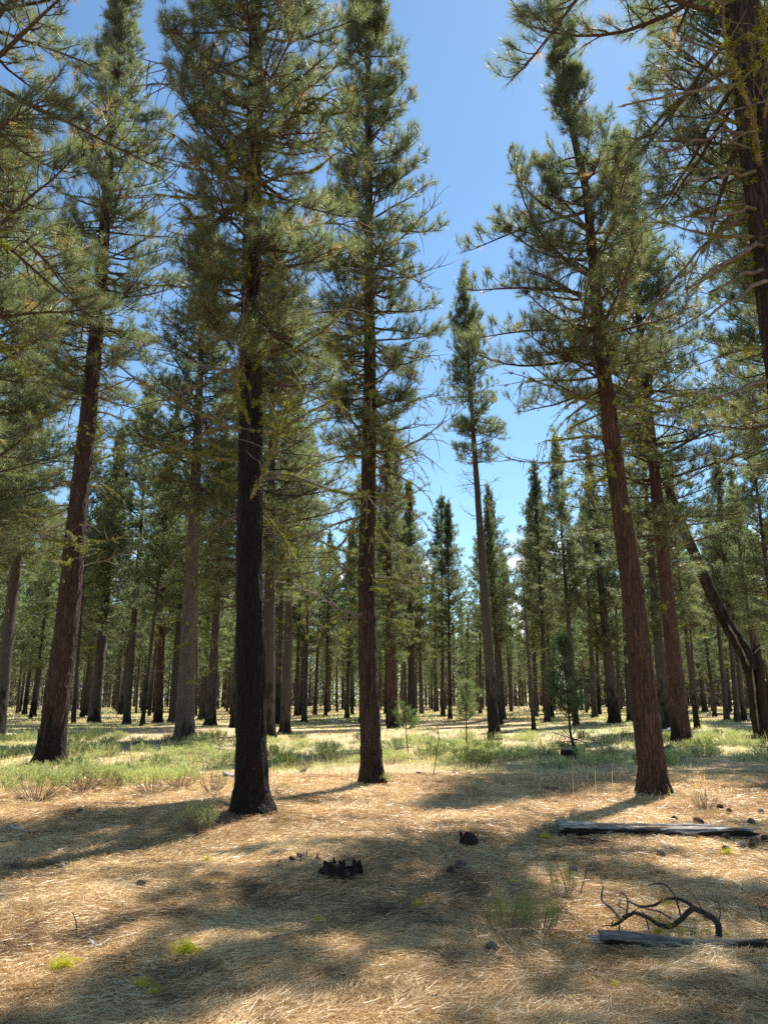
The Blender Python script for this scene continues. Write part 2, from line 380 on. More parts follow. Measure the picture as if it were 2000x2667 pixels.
v, f = slivers(np.stack([x, y, zb], -1), d, lenn, wid * rng.uniform(0.7, 1.2, n), s_r)
patch = fbm(x * 0.9, y * 0.9, 81, 3)
patch2 = fbm(x * 2.6 + 7, y * 2.6, 85, 3)
tone = np.clip(0.68 + rng.normal(0, 0.2, n) - 0.9 * (patch - 0.5) - 0.38 * sstep(0.58, 0.75, patch2), 0, 1)
mb = MB(); mb.add(v, f, False, 0, np.repeat(tone, 3))
o = link('needle_litter', mb.mesh('needle_litter', M['litter'])); tagp(o, 'tan carpet of fallen pine needles over the near forest floor', 'pine litter', None, 'stuff')

def blades(name, x, y, h, wid, lean, tone, mat, label, cat, mid=True):
    n = len(x); z = height(x, y) - 0.01
    b = np.stack([x, y, z], -1); a = rng.random(n) * 2 * PI
    le = np.abs(rng.normal(0, lean, n))
    d1 = np.stack([np.cos(a) * np.sin(le), np.sin(a) * np.sin(le), np.cos(le)], -1)
    s = np.stack([-np.sin(a + rng.normal(0, 0.8, n)), np.cos(a), np.zeros(n)], -1) * (np.asarray(wid) * 0.5)[:, None]
    m1 = b + d1 * (h * 0.55)[:, None]
    d2 = d1 + np.stack([np.cos(a), np.sin(a), -0.3 * np.ones(n)], -1) * 0.45; d2 /= np.linalg.norm(d2, axis=1)[:, None]
    tip = m1 + d2 * (h * 0.5)[:, None]
    v = np.stack([b - s, b + s, m1 + s * 0.7, m1 - s * 0.7, tip], 1).reshape(-1, 3)
    k = np.arange(n)[:, None] * 5
    f = (k[:, :, None] + np.array([[0, 1, 2], [0, 2, 3], [3, 2, 4]])[None]).reshape(-1, 3)
    mb = MB(); mb.add(v, f, False, 0, np.repeat(np.clip(tone, 0, 1), 5))
    o = link(name, mb.mesh(name, mat)); return tagp(o, label, cat, None, 'stuff')
# low orange-tan stubble between litter and meadow
n = 70000; x, y = wedge(n, 8.5, 24, 0.9)
k = (fbm(x * 0.7, y * 0.7, 91, 2) + rng.normal(0, 0.1, n) + sstep(8.5, 13, y) * 0.32) > 0.62
x, y = x[k], y[k]; n = len(x)
blades('dry_stubble', x, y, rng.uniform(0.03, 0.10, n), 0.0022 + 0.0003 * y, 0.5, 0.35 + rng.normal(0, 0.25, n), M['drygrass'],
       'short orange tan dry grass between the litter and the green band', 'dry grass')
# meadow grass in clumps
nc = 7800; cx_, cy_ = wedge(nc, 13, 62, 0.85)
gg = greenness(cx_, cy_); k = rng.random(nc) < (0.06 + 0.94 * gg); cx_, cy_ = cx_[k], cy_[k]; nc = len(cx_)
per = 15; x = np.repeat(cx_, per) + rng.normal(0, 0.10, nc * per) * (1 + np.repeat(cy_, per) * 0.02)
y = np.repeat(cy_, per) + rng.normal(0, 0.10, nc * per) * (1 + np.repeat(cy_, per) * 0.02); n = len(x)
tn = np.repeat(0.5 + (fbm(cx_ * 0.22, cy_ * 0.16, 101, 3) - 0.5) * 1.8 + rng.normal(0, 0.16, nc), per) + rng.normal(0, 0.1, n)
hh = np.repeat(rng.uniform(0.07, 0.21, nc), per) * rng.uniform(0.6, 1.2, n)
blades('meadow_grass', x, y, hh, 0.003 + 0.00050 * y, 0.38, tn, M['grass'], 'yellow green grass growing between the pines', 'grass')
# tall seed stalks, sparse
n = 1500; x, y = wedge(n, 12.5, 34, 1.0)
k = (fbm(x * 0.8, y * 0.8, 111, 2) + 0.25 * sstep(14, 19, y)) > 0.60; x, y = x[k], y[k]; n = len(x)
blades('grass_stalks', x, y, rng.uniform(0.35, 0.75, n), 0.004 + 0.00022 * y, 0.28, rng.uniform(0.4, 1.0, n), M['drygrass'], 'tall straw coloured grass stalks at the edge of the green band', 'grass')
# far grass
n = 42000; x, y = wedge(n, 55, 150, 0.9)
blades('distant_grass', x, y, rng.uniform(0.08, 0.22, n), 0.03 + 0.0005 * y, 0.35, 0.45 + (fbm(x * 0.1, y * 0.07, 121, 3) - 0.5) * 2 + rng.normal(0, 0.15, n), M['grass'],
       'pale grass on the sunlit floor among the distant trunks', 'grass')

# ------------------------------------------------------------------ branch library
def rot_about(v, axis, a):
    axis = axis / (np.linalg.norm(axis) + 1e-9)
    return v * math.cos(a) + np.cross(axis, v) * math.sin(a) + axis * np.dot(axis, v) * (1 - math.cos(a))
def curve(p, d, L, n, up, r, wob=0.12):
    pts = [np.array(p, float)]; d = d / np.linalg.norm(d)
    for i in range(n):
        d = d + np.array([0, 0, up / n]) + r.normal(0, wob / math.sqrt(n), 3); d /= np.linalg.norm(d)
        pts.append(pts[-1] + d * L / n)
    return np.array(pts), d
LOD = {'hi': (48, 0.0050, 0.170, 5, 3), 'mid': (24, 0.0120, 0.19, 4, 3), 'far': (11, 0.040, 0.28, 3, 3), 'yng': (34, 0.0050, 0.16, 4, 3)}
def gen_live(r, L, lod='hi', dense=1.0, nl=None, brown=0.0):
    M_, W_, LEN, s1, s2 = LOD[lod]; LEN = nl or LEN
    wood, leaf = MB(), MB(); tips = []
    n = 9 if lod == 'hi' else 5
    d0 = np.array([1, 0, r.uniform(-0.12, 0.05)])
    main, dm = curve((0, 0, 0), d0, L, n, r.uniform(0.35, 0.8), r, 0.22)
    rb = 0.010 + 0.0125 * L
    wood.add(*tube(main, np.linspace(rb, 0.006, len(main)), s1, False), True)
    tips.append((main[-1], dm))
    nlat = int((4.5 + 7.5 * L) * dense)
    for k in range(nlat):
        tt = 0.22 + 0.76 * (k + r.random() * 0.7) / nlat
        fi = tt * (len(main) - 1); i0 = min(int(fi), len(main) - 2)
        p = main[i0] + (main[i0 + 1] - main[i0]) * (fi - i0); dd = main[i0 + 1] - main[i0]; dd /= np.linalg.norm(dd)
        sgn = 1 if (k % 2) else -1
        az = sgn * r.uniform(0.55, 1.25)
        d = rot_about(dd, np.array([0, 0, 1.0]), az); d = d + np.array([0, 0, r.uniform(-0.35, 0.6)])
        l = r.uniform(0.24, 0.55) * (0.55 + 0.45 * L ** 0.6) * (1.15 - 0.55 * tt) 
        lat, dl = curve(p, d, l, 4 if lod == 'hi' else 2, r.uniform(0.4, 1.1), r, 0.3)
        if lod != 'far': wood.add(*tube(lat, np.linspace(0.3 * rb * (1.2 - tt) + 0.0035, 0.0035, len(lat)), s2, False), True)
        tips.append((lat[-1], dl))
        ns = {'hi': 2, 'mid': 1, 'far': 0, 'yng': 1}[lod]
        ns = ns + (1 if r.random() < 0.35 and lod != 'far' else 0)
        for q in range(ns):
            t2 = r.uniform(0.3, 0.85); fi = t2 * (len(lat) - 1); j0 = min(int(fi), len(lat) - 2)
            p2 = lat[j0] + (lat[j0 + 1] - lat[j0]) * (fi - j0)
            d2 = dl + r.normal(0, 0.6, 3) + np.array([0, 0, 0.25])
            sub, ds = curve(p2, d2, r.uniform(0.10, 0.26), 2, 0.5, r, 0.2)
            if lod == 'hi': wood.add(*tube(sub, np.linspace(0.0045, 0.003, len(sub)), 3, False), True)
            tips.append((sub[-1], ds))
    for p, d in tips:
        d = d / np.linalg.norm(d); mm = int(M_ * r.uniform(0.7, 1.2)); tn = np.clip(r.normal(0.42, 0.2), 0, 0.88)
        if r.random() < brown: tn = 1.0
        rad = r.normal(size=(mm, 3)); rad -= (rad @ d)[:, None] * d; rad /= np.linalg.norm(rad, axis=1)[:, None] + 1e-9
        back = r.random(mm) ** 0.8
        ph = (0.25 + back * 1.0 + r.normal(0, 0.15, mm))
        dirs = d * np.cos(ph)[:, None] + rad * np.sin(ph)[:, None]; dirs[:, 2] -= 0.06
        v, f = slivers(p - d * (back * 0.13)[:, None] + d * 0.02, dirs, LEN * r.uniform(0.72, 1.1, mm), W_ * r.uniform(0.7, 1.2, mm), r)
        leaf.add(v, f, False, 1, np.repeat(np.clip(tn + r.normal(0, 0.08, mm), 0, 1), 3))
    return wood, leaf
def lichen_on(r, pts, dens, size, mbl, hang=0.3, off=0.01, mi=0):
    """tufts of lichen along a polyline, in clumps"""
    pts = np.asarray(pts); L = np.linalg.norm(np.diff(pts, axis=0), axis=1).sum()
    for _ in range(max(1, int(L * dens))):
        fi = r.random() * (len(pts) - 1); i0 = int(fi); p = pts[i0] + (pts[i0 + 1] - pts[i0]) * (fi - i0)
        k = int(r.integers(26, 54)); sz = size * r.uniform(0.5, 1.3)
        b = p + r.normal(0, 1, (k, 3)) * np.array([sz, sz * 0.6, sz * 0.6]) * 0.5; dr = r.normal(0, 1, (k, 3)); dr[:, 2] -= hang
        v, f = slivers(b, dr, sz * r.uniform(0.5, 1.1, k), sz * 0.14, r)
        mbl.add(v, f, False, mi, np.repeat(np.clip(r.uniform(0.1, 0.9) + r.normal(0, 0.12, k), 0, 1), 3))
def gen_dead(r, L, lod='hi', up=-0.15, subs=None, thick=1.0):
    wood, lich = MB(), MB()
    main, dm = curve((0, 0, 0), np.array([1, 0, r.uniform(-0.1, 0.35)]), L, 8 if lod == 'hi' else 4, up + r.normal(0, 0.35), r, 0.35)
    rb = (0.008 + 0.009 * L) * thick
    wood.add(*tube(main, np.linspace(rb, 0.004, len(main)), 5 if lod == 'hi' else 3, False), True)
    lichen_on(r, main[:int(len(main) * 0.8)], 26 if lod == 'hi' else 9, 0.045 if lod == 'hi' else 0.07, lich)
    for k in range(int((3 + 5 * L) if subs is None else subs)):
        t2 = r.uniform(0.2, 0.95); fi = t2 * (len(main) - 1); j0 = min(int(fi), len(main) - 2)
        p2 = main[j0]; dd = main[j0 + 1] - main[j0]; dd /= np.linalg.norm(dd)
        d2 = dd + r.normal(0, 0.7, 3)
        sub, _ = curve(p2, d2, r.uniform(0.15, 0.5) * (0.5 + 0.5 * L), 4 if lod == 'hi' else 2, r.normal(-0.2, 0.6), r, 0.4)
        wood.add(*tube(sub, np.linspace(rb * 0.4, 0.0025 if lod == 'hi' else 0.005, len(sub)), 3, False), True)
        if r.random() < 0.55: lichen_on(r, sub, 14 if lod == 'hi' else 5, 0.03 if lod == 'hi' else 0.06, lich)
    return wood, lich

r_ = np.random.default_rng(21)
CLS = [0.45, 0.75, 1.1, 1.55, 2.1, 2.8]
LIVE = {}
for L in CLS:
    LIVE[L] = []
    for q in range(3):
        wd, lf = gen_live(r_, L, 'hi', brown=0.05)
        lf.mi = [m * 0 for m in lf.mi]
        LIVE[L].append((wd.mesh('live_branch', M['twig']), lf.mesh('needle_tufts', M['needle'])))
DEAD = {}
for L in (0.35, 0.8, 1.3, 2.0):
    DEAD[L] = []
    for q in range(4):
        wd, lc = gen_dead(r_, L)
        DEAD[L].append((wd.mesh('dead_branch', M['dead']), lc.mesh('lichen', M['lichen'])))
def near_key(D, L): return min(D.keys(), key=lambda k: abs(math.log(k / max(L, 0.05))))

# ------------------------------------------------------------------ a fully built pine (every branch a part)
def trunk_mesh(name, spine, rad, mat, sides=56, step=0.06, rough=0.085, flare=0.38, seed=0, top_fine=9.0):
    """spine: function h -> xyz (relative to base); rad: function h -> radius"""
    H = spine.H; hs = [-0.25]
    while hs[-1] < H: hs.append(hs[-1] + (step if hs[-1] < top_fine else step * 4))
    hs = np.array(hs); P = np.array([spine(h) for h in hs]); rr = np.array([rad(h) for h in hs])
    th = np.linspace(0, 2 * PI, sides, endpoint=False)
    A, Hh = np.meshgrid(th, hs)
    rbig = rad(1.0)
    cxn, cyn = np.cos(A), np.sin(A)
    plate = noise3(cxn * rbig * 26 + 50, cyn * rbig * 26 + 50, Hh * 5.5, seed)
    plate2 = noise3(cxn * rbig * 60 + 50, cyn * rbig * 60 + 50, Hh * 16, seed + 1)
    furrow = np.abs(noise3(cxn * rbig * 15 + 9, cyn * rbig * 15 + 9, Hh * 1.7, seed + 2) - 0.5) * 2
    big = noise3(cxn * 1.3 + 9, cyn * 1.3 + 9, Hh * 0.9, seed + 3)
    k = 1 + rough * (plate - 0.5) * 1.4 + rough * (plate2 - 0.5) * 0.8 + rough * np.minimum(furrow * 3, 1) * 0.7 + 0.10 * (big - 0.5)
    lobes = 1 + flare * np.exp(-np.maximum(Hh, 0) / 0.22) * (0.6 + 0.8 * noise3(cxn * 1.8 + 3, cyn * 1.8 + 3, Hh * 0, seed + 4))
    rr2 = rr[:, None] * k * lobes
    V = np.stack([P[:, 0:1] + cxn * rr2, P[:, 1:2] + cyn * rr2, P[:, 2:3] + 0 * A], -1).reshape(-1, 3)
    n = len(hs); i = np.arange(n - 1)[:, None] * sides; j = np.arange(sides)[None, :]; kk = (j + 1) % sides
    f = np.concatenate([np.stack([i + j, i + kk, i + sides + kk], -1).reshape(-1, 3), np.stack([i + j, i + sides + kk, i + sides + j], -1).reshape(-1, 3)])
    mb = MB(); mb.add(V, f, True); return mb.mesh(name, mat)

class Spine:
    def __init__(s, pts, H, wob=0.0, seed=0):
        pts = np.asarray(pts, float); pts = pts - pts[0]
        s.z = pts[:, 2]; s.x = pts[:, 0]; s.y = pts[:, 1]; s.H = H; s.wob = wob; s.seed = seed
    def __call__(s, h):
        z = s.z
        if h <= z[-1]: x, y = np.interp(h, z, s.x), np.interp(h, z, s.y)
        else:
            k = (h - z[-1]) / (z[-1] - z[-2]); x = s.x[-1] + (s.x[-1] - s.x[-2]) * k; y = s.y[-1] + (s.y[-1] - s.y[-2]) * k
        if h < 0: x, y = 0, 0
        wv = s.wob * float(noise3(h * 0.35, s.seed, 0, 5) - noise3(0, s.seed, 0, 5))
        return np.array([x + wv, y + wv * 0.6, h])

def place_branch(root, lib, L, P, az, pitch, r, name='branch', sub='needle_tufts', lichen=True, mat=None):
    key = near_key(lib, L); wd, lf = lib[key][int(r.integers(len(lib[key])))]
    e = (Matrix.Rotation(az, 4, 'Z') @ Matrix.Rotation(-pitch, 4, 'Y') @ Matrix.Rotation(r.normal(0, 0.35), 4, 'X')).to_euler()
    b = link(name, wd, root, P, e, float(np.clip(L / key, 0.8, 1.25)))
    if lichen and lf is not None: link(sub, lf, b)
    return b

def pine(base, spine, r0, rtop, char, label, live, dead, Lmax, seed, group='large pines in the foreground', bark=None, prof=None,
         pitch=(-12, 42), gap=0.30, per=3, lichen_h=None, lichen_side=None, name='pine_tree', dead_lichen=0.8, azbias=None, sides=56, whorl=1.0):
    r = np.random.default_rng(seed); H = spine.H
    root = empty(name, base, label, 'pine tree', group)
    rad = lambda h: max(0.02, r0 * (1 - 0.9 * (max(h, 0) / H) ** 0.95) if h < H else 0.02)
    tm = trunk_mesh('trunk', spine, rad, bark or char, seed=seed, sides=sides, step=0.055 if base[1] < 17 else 0.08)
    link('trunk', tm, root)
    prof = prof or (lambda t: (0.55 + 0.45 * min(t / 0.22, 1)) * (1 - max(0, (t - 0.22) / 0.78) ** 1.15 * 0.88))
    h = live[0]; az = r.random() * 6.28; nb = 0
    while h < H - 0.15 and nb < 250:
        t = (h - live[0]) / (H - live[0])
        for q in range(per + (1 if r.random() < 0.4 else 0)):
            az += 2 * PI / per + r.normal(0, 0.55)
            L = Lmax * prof(t) * r.uniform(0.6, 1.18)
            if azbias is not None and (math.cos(az - azbias[0]) < azbias[1]) and r.random() < azbias[2]: continue
            hh = min(h + r.normal(0, 0.09), H - 0.05); P = spine(hh)
            pt = R(pitch[0] + (pitch[1] - pitch[0]) * t + r.normal(0, 11))
            place_branch(root, LIVE, L, P + np.array([math.cos(az), math.sin(az), 0]) * rad(hh) * 0.6, az, pt, r); nb += 1
        h += gap * r.uniform(0.7, 1.3) * whorl * (1.0 - 0.35 * t)
    # leader
    place_branch(root, LIVE, 0.45, spine(H - 0.1), 0, R(85), r)
    for q in range(dead[2]):
        hh = dead[0] + (dead[1] - dead[0]) * r.random() ** 0.85; a = r.random() * 2 * PI
        if azbias is not None and (math.cos(a - azbias[0]) < azbias[1]) and r.random() < azbias[2]: continue
        L = r.choice([0.35, 0.8, 1.3, 2.0], p=[0.12, 0.28, 0.35, 0.25]) * r.uniform(0.8, 1.2)
        place_branch(root, DEAD, L, spine(hh) + np.array([math.cos(a), math.sin(a), 0]) * rad(hh) * 0.7, a, R(r.normal(-9, 15)), r,
                     'dead_branch', 'lichen', r.random() < dead_lichen)
    if lichen_h:
        lm = MB()
        for q in range(int(lichen_h[2])):
            hh = r.uniform(lichen_h[0], lichen_h[1]); a = r.uniform(0, 2 * PI) if lichen_side is None else r.normal(lichen_side, 0.35)
            P = spine(hh) + np.array([math.cos(a), math.sin(a), 0]) * rad(hh) * 1.03
            ln = r.uniform(0.05, 0.3) if lichen_side is None else r.uniform(0.02, 0.08)
            lichen_on(r, np.array([P, P - np.array([0, 0, ln])]), 30, 0.05 if lichen_side is None else 0.032, lm)
        lo = link('trunk_lichen', lm.mesh('trunk_lichen', M['lichen']), root); lo['kind'] = 'stuff'
    return root

def spine_px(base, pts, H, wob=0.12, seed=0):
    """pts: pixel positions up the trunk, taken in the vertical plane through the base"""
    P = [base] + [at_y(px, py, base[1]) for px, py in pts]
    return Spine(P, H, wob, seed)
BK = lambda n, **k: bark_mat(n, scale=0.72, **k)
# the big pine left of centre with the blackened trunk
bB = ground(657, 2112)
pine(bB, spine_px(bB, [(648, 1500), (652, 900), (668, 0)], 24.0, 0.05, 1), 0.208, 0.03, None,
     'large pine with blackened furrowed trunk, nearest of the whole trunks, left of centre', (6.3, 24), (3.9, 11.5, 150), 1.85, 101,
     bark=BK('bark_blackened', col=(0.035, 0.022, 0.018), furrow=(0.008, 0.006, 0.005), char=6.0, char_soft=1.2, resin=0.85, bump=0.9),
     gap=0.35, per=3, lichen_h=(5.5, 9.5, 70))
# tall reddish pine at left
bA = ground(128, 1987)
pine(bA, spine_px(bA, [(190, 1500), (250, 900), (322, 0)], 27.0, 0.05, 2), 0.31, 0.03, None,
     'big reddish trunked pine at left, leaning right with lichened lower limbs', (9.6, 27), (4.8, 16, 150), 2.2, 102,
     bark=BK('bark_left', col=(0.062, 0.038, 0.030), furrow=(0.016, 0.010, 0.009), char=1.3, char_soft=0.8, bump=0.9), gap=0.37, lichen_h=(8, 14, 90), prof=lambda t: float(np.interp(t, [0, .2, .5, .71, 1], [.65, 1, .7, .32, .08])))
# centre pine
bC = ground(968, 2036)
pine(bC, spine_px(bC, [(956, 1500), (965, 900), (958, 0)], 21.5, 0.05, 3), 0.205, 0.03, None,
     'straight reddish brown pine at centre beside the open sky', (6.9, 21.5), (3.2, 12, 160), 1.72, 103,
     bark=BK('bark_centre', col=(0.060, 0.036, 0.027), furrow=(0.014, 0.009, 0.007), char=0.5, char_soft=0.9, bump=0.9), gap=0.33, lichen_h=(3.8, 9, 80))
# right pine
bD = ground(1703, 2060)
pine(bD, spine_px(bD, [(1640, 1500), (1560, 900), (1526, 500), (1506, 420), (1478, 290), (1466, 150), (1461, 60)], 16.9, 0.03, 4), 0.235, 0.03, None,
     'orange brown pine at right leaning left, with a kink near its top', (7.4, 16.9), (4.9, 11, 90), 1.9, 104,
     bark=BK('bark_right', col=(0.088, 0.049, 0.033), furrow=(0.028, 0.016, 0.012), char=0.25, char_soft=0.5, bump=0.9), gap=0.46,
     prof=lambda t: float(np.interp(t, [0, .15, .42, .68, 1], [.85, 1, .8, .34, .07])), lichen_h=(1.5, 9, 110), lichen_side=R(20), pitch=(-2, 45))
D_root = [o for o in bpy.data.objects if o.get('label', '').startswith('orange brown')][0]
D_sp = spine_px(bD, [(1640, 1500), (1560, 900), (1526, 500), (1506, 420), (1478, 290), (1466, 150), (1461, 60)], 16.9, 0.03, 4)
re_ = np.random.default_rng(56)
for q in range(13):
    hh = 7.2 + 5.2 * q / 13; a = PI + re_.normal(0.1, 0.45); place_branch(D_root, LIVE, re_.uniform(1.9, 2.9), D_sp(hh), a, R(re_.normal(2, 7)), re_)
# near pine at the right edge, its base outside the frame
bE = np.array([4.20, 7.05, h1(4.2, 7.05)])
pine(bE, Spine([(0, 0, 0), (0.0, 0, 12)], 21, 0.1, 5), 0.31, 0.05, None,
     'dark massive pine trunk entering at the top right corner with broken limbs', (8.4, 21), (4.8, 9.0, 50), 3.1, 105,
     bark=BK('bark_corner', col=(0.05, 0.032, 0.025), furrow=(0.012, 0.009, 0.008), char=2, bump=0.9), gap=0.44, per=2, pitch=(-42, 30),
     lichen_h=(6, 9.8, 60), azbias=(PI, -0.2, 0.45))
# near pine at the left edge, only its limbs in the frame
bZ = np.array([-6.3, 9.2, h1(-6.3, 9.2)])
pine(bZ, Spine([(0, 0, 0), (0.1, 0, 12)], 20, 0.1, 6), 0.27, 0.05, None,
     'pine beyond the left edge whose long limbs hang into the top left', (5.6, 20), (4.2, 8, 30), 3.0, 106,
     bark=BK('bark_edge', col=(0.13, 0.075, 0.055), char=2), gap=0.52, pitch=(-22, 30), azbias=(0, 0.0, 0.55))
# pine beyond the right edge, upper crown widened to shade the lower right
bR = np.array([7.9, 13.8, h1(7.9, 13.8)])
pine(bR, Spine([(0, 0, 0), (0.0, 0, 12)], 19, 0.1, 7), 0.24, 0.05, None,
     'pine beyond the right edge with tufted limbs reaching in below the corner trunk', (6.8, 20), (5, 8, 20), 2.7, 107,
     bark=BK('bark_beyond', col=(0.09, 0.055, 0.042), char=2), gap=0.44, prof=lambda t: float(np.interp(t, [0, .12, .18, .34, .45, .75, 1], [.6, .5, .12, .12, 1, .9, .3])))

# long limbs added to the corner pine, away and right, to shade the ground
E_root = [o for o in bpy.data.objects if o.get('label', '').startswith('dark massive')][0]
re_ = np.random.default_rng(55)
for q in range(26):
    a = re_.uniform(-0.5, 1.5); place_branch(E_root, LIVE, re_.uniform(2.0, 3.3), np.array([0.15 * math.cos(a), 0.15 * math.sin(a), re_.uniform(5.8, 9.0)]), a, R(re_.normal(2, 10)), re_)
# broken pale stubs on the corner pine
def stub(root, p0, pts, r0, mat, name='broken_limb', seed=0):
    r = np.random.default_rng(seed); P = np.array(pts)
    t_ = np.linspace(0, 1, 9); idx = t_ * (len(P) - 1)
    Q = np.array([P[min(int(i), len(P) - 2)] + (P[min(int(i), len(P) - 2) + 1] - P[min(int(i), len(P) - 2)]) * (i - min(int(i), len(P) - 2)) for i in idx])
    Q[1:-1] += r.normal(0, 0.020, (7, 3))
    mb = MB(); v, f = tube(Q, np.linspace(r0, r0 * 0.42, 9), 7, True, lambda i, th, p: 1 + 0.12 * np.sin(3 * th + i * 0.3))
    mb.add(v, f, True)
    for k in range(3):                       # splintered end
        a = Q[-1] + r.normal(0, r0 * 0.3, 3); d = (Q[-1] - Q[-2]); d /= np.linalg.norm(d)
        mb.add(*tube([a - d * 0.03, a + d * r.uniform(0.03, 0.09)], [r0 * 0.35, 0.002], 4, False))
    mb.v = [v - np.asarray(root.location, np.float32) for v in mb.v]
    return link(name, mb.mesh(name, mat), root)
E_root = [o for o in bpy.data.objects if o.get('label', '').startswith('dark massive')][0]
for q, (a, b, dy) in enumerate([((1960, 215), (1620, 275), -0.3), ((1960, 455), (1800, 472), -0.5), ((1968, 540), (1835, 578), -0.4), ((1985, 615), (1787, 752), -0.7),
                                ((1990, 690), (1850, 760), -0.3), ((1990, 720), (1840, 830), -0.5), ((1988, 330), (1730, 395), -0.2), ((2010, 990), (1860, 1035), -0.6), ((1900, 240), (1975, 370), -0.5)]):
    A = at_y(a[0] + 40, a[1], 7.0); B = at_y(b[0], b[1], 7.0 + dy); mid = (A + B) / 2 + np.array([0, 0, 0.06])
    stub(E_root, None, [A, mid, B], 0.026, M['pale'] if q not in (1, 3, 6) else M['dead'], seed=q + 3)

# ------------------------------------------------------------------ middle and far pines: shared trunks and crowns
def xf(az, pitch, roll, s, P):
    return np.array(Matrix.Translation(Vector(P)) @ Matrix.Rotation(az, 4, 'Z') @ Matrix.Rotation(-pitch, 4, 'Y') @ Matrix.Rotation(roll, 4, 'X') @ Matrix.Scale(s, 4))
r_ = np.random.default_rng(33)
LB = {}
for lod in ('mid', 'far'):
    LB[lod] = {}
    for L in (0.5, 0.9, 1.4, 2.0, 2.7):
        LB[lod][L] = []
        for q in range(3):
            wd, lf = gen_live(r_, L, lod, dense=0.95 if lod == 'mid' else 1.0)
            mbx = MB(); mbx.addmb(wd.arrays()); mbx.addmb(lf.arrays()); LB[lod][L].append(mbx.arrays())
DB = []
for q in range(5):
    wd, lc = gen_dead(r_, r_.uniform(0.8, 1.6), 'mid', subs=4)
    lc.mi = [m * 0 + 1 for m in lc.mi]; mbx = MB(); mbx.addmb(wd.arrays()); mbx.addmb(lc.arrays()); DB.append((mbx.arrays(), wd.arrays()))
def crown_mesh(lod, lo, Lmax, seed, H=20.0, gap=0.42, per=3, shape=1.0, pitch=(-10, 45), mat=None):
    r = np.random.default_rng(seed); mb = MB(); h = lo; az = 0.0
    while h < H - 0.2:
        t = (h - lo) / (H - lo)
        for q in range(per):
            az += 2 * PI / per + r.normal(0, 0.6)
            L = Lmax * (0.6 + 0.4 * min(t / 0.2, 1)) * (1 - 0.88 * max(0, (t - 0.2) / 0.8) ** shape) * r.uniform(0.5, 1.2)
            D = LB[lod]; k = near_key(D, L); hh = h + r.normal(0, 0.12)
            mb.addmb(D[k][int(r.integers(3))], xf(az, R(pitch[0] + (pitch[1] - pitch[0]) * t + r.normal(0, 10)), r.normal(0, 0.3), L / k, (0, 0, hh)))
        h += gap * r.uniform(0.7, 1.3) * (1 - 0.3 * t)
    mb.addmb(LB[lod][0.5][0], xf(0, R(85), 0, 1, (0, 0, H - 0.15)))
    return mb.mesh('crown', [M['twig'], mat or (M['needle'] if lod == 'mid' else M['needle_far'])])
def dead_mesh(lo, hi, n, seed, lich=0.5):
    r = np.random.default_rng(seed); mb = MB()
    for q in range(n):
        a = r.random() * 6.28; h = lo + (hi - lo) * r.random() ** 0.6
        mb.addmb(DB[int(r.integers(5))][0 if r.random() < lich else 1], xf(a, R(r.normal(-5, 15)), 0, r.uniform(0.4, 1.1), (0.1 * math.cos(a), 0.1 * math.sin(a), h)))
    return mb.mesh('dead_branches', [M['dead'], M['lichen']])
def trunk_shared(seed, sides, step, H=20.0, r0=0.22, mat=None):
    sp = Spine([(0, 0, 0), (0, 0, 10)], H, 0.0, seed)
    return trunk_mesh('trunk', sp, lambda h: max(0.015, r0 * (1 - 0.92 * (max(h, 0) / H) ** 0.95)), mat or M['bark_far'], sides=sides, step=step, seed=seed, rough=0.07, top_fine=8)
MIDC = [crown_mesh('mid', lo, Lm, 200 + k, gap=0.34, per=4, shape=sh) for k, (lo, Lm, sh) in enumerate([(6.8, 2.5, 1.1), (8.0, 2.3, 1.3), (5.5, 2.7, 1.1), (7.0, 2.0, 1.2), (8.5, 2.4, 1.4), (4.5, 2.4, 1.0)])]
SLIMC = crown_mesh('mid', 11.2, 1.75, 251, gap=0.33, per=4, shape=1.05)
FARC = [crown_mesh('far', lo, Lm, 300 + k, gap=0.40, per=4, shape=sh) for k, (lo, Lm, sh) in enumerate([(7.0, 2.6, 1.2), (8.0, 2.3, 1.5), (6.0, 2.9, 1.0), (7.5, 2.1, 1.2), (9.0, 2.7, 1.5), (4.6, 2.4, 1.0)])]
MIDD = [dead_mesh(3.0, 9.5, 34, 400 + k, 0.6) for k in range(4)]
SLIMD = dead_mesh(8.0, 12.0, 46, 450, 0.0)
FARD = [dead_mesh(2.0, 8.0, 26, 420 + k, 0.2) for k in range(3)]
TR_MID = [trunk_shared(500 + k, 32, 0.10) for k in range(4)]; TR_RED = trunk_shared(510, 32, 0.10, mat=M['bark_red'])
TR_PALE = trunk_shared(511, 32, 0.10, mat=M['bark_pale'])
TR_FAR = [trunk_shared(520 + k, 9, 0.8) for k in range(3)]

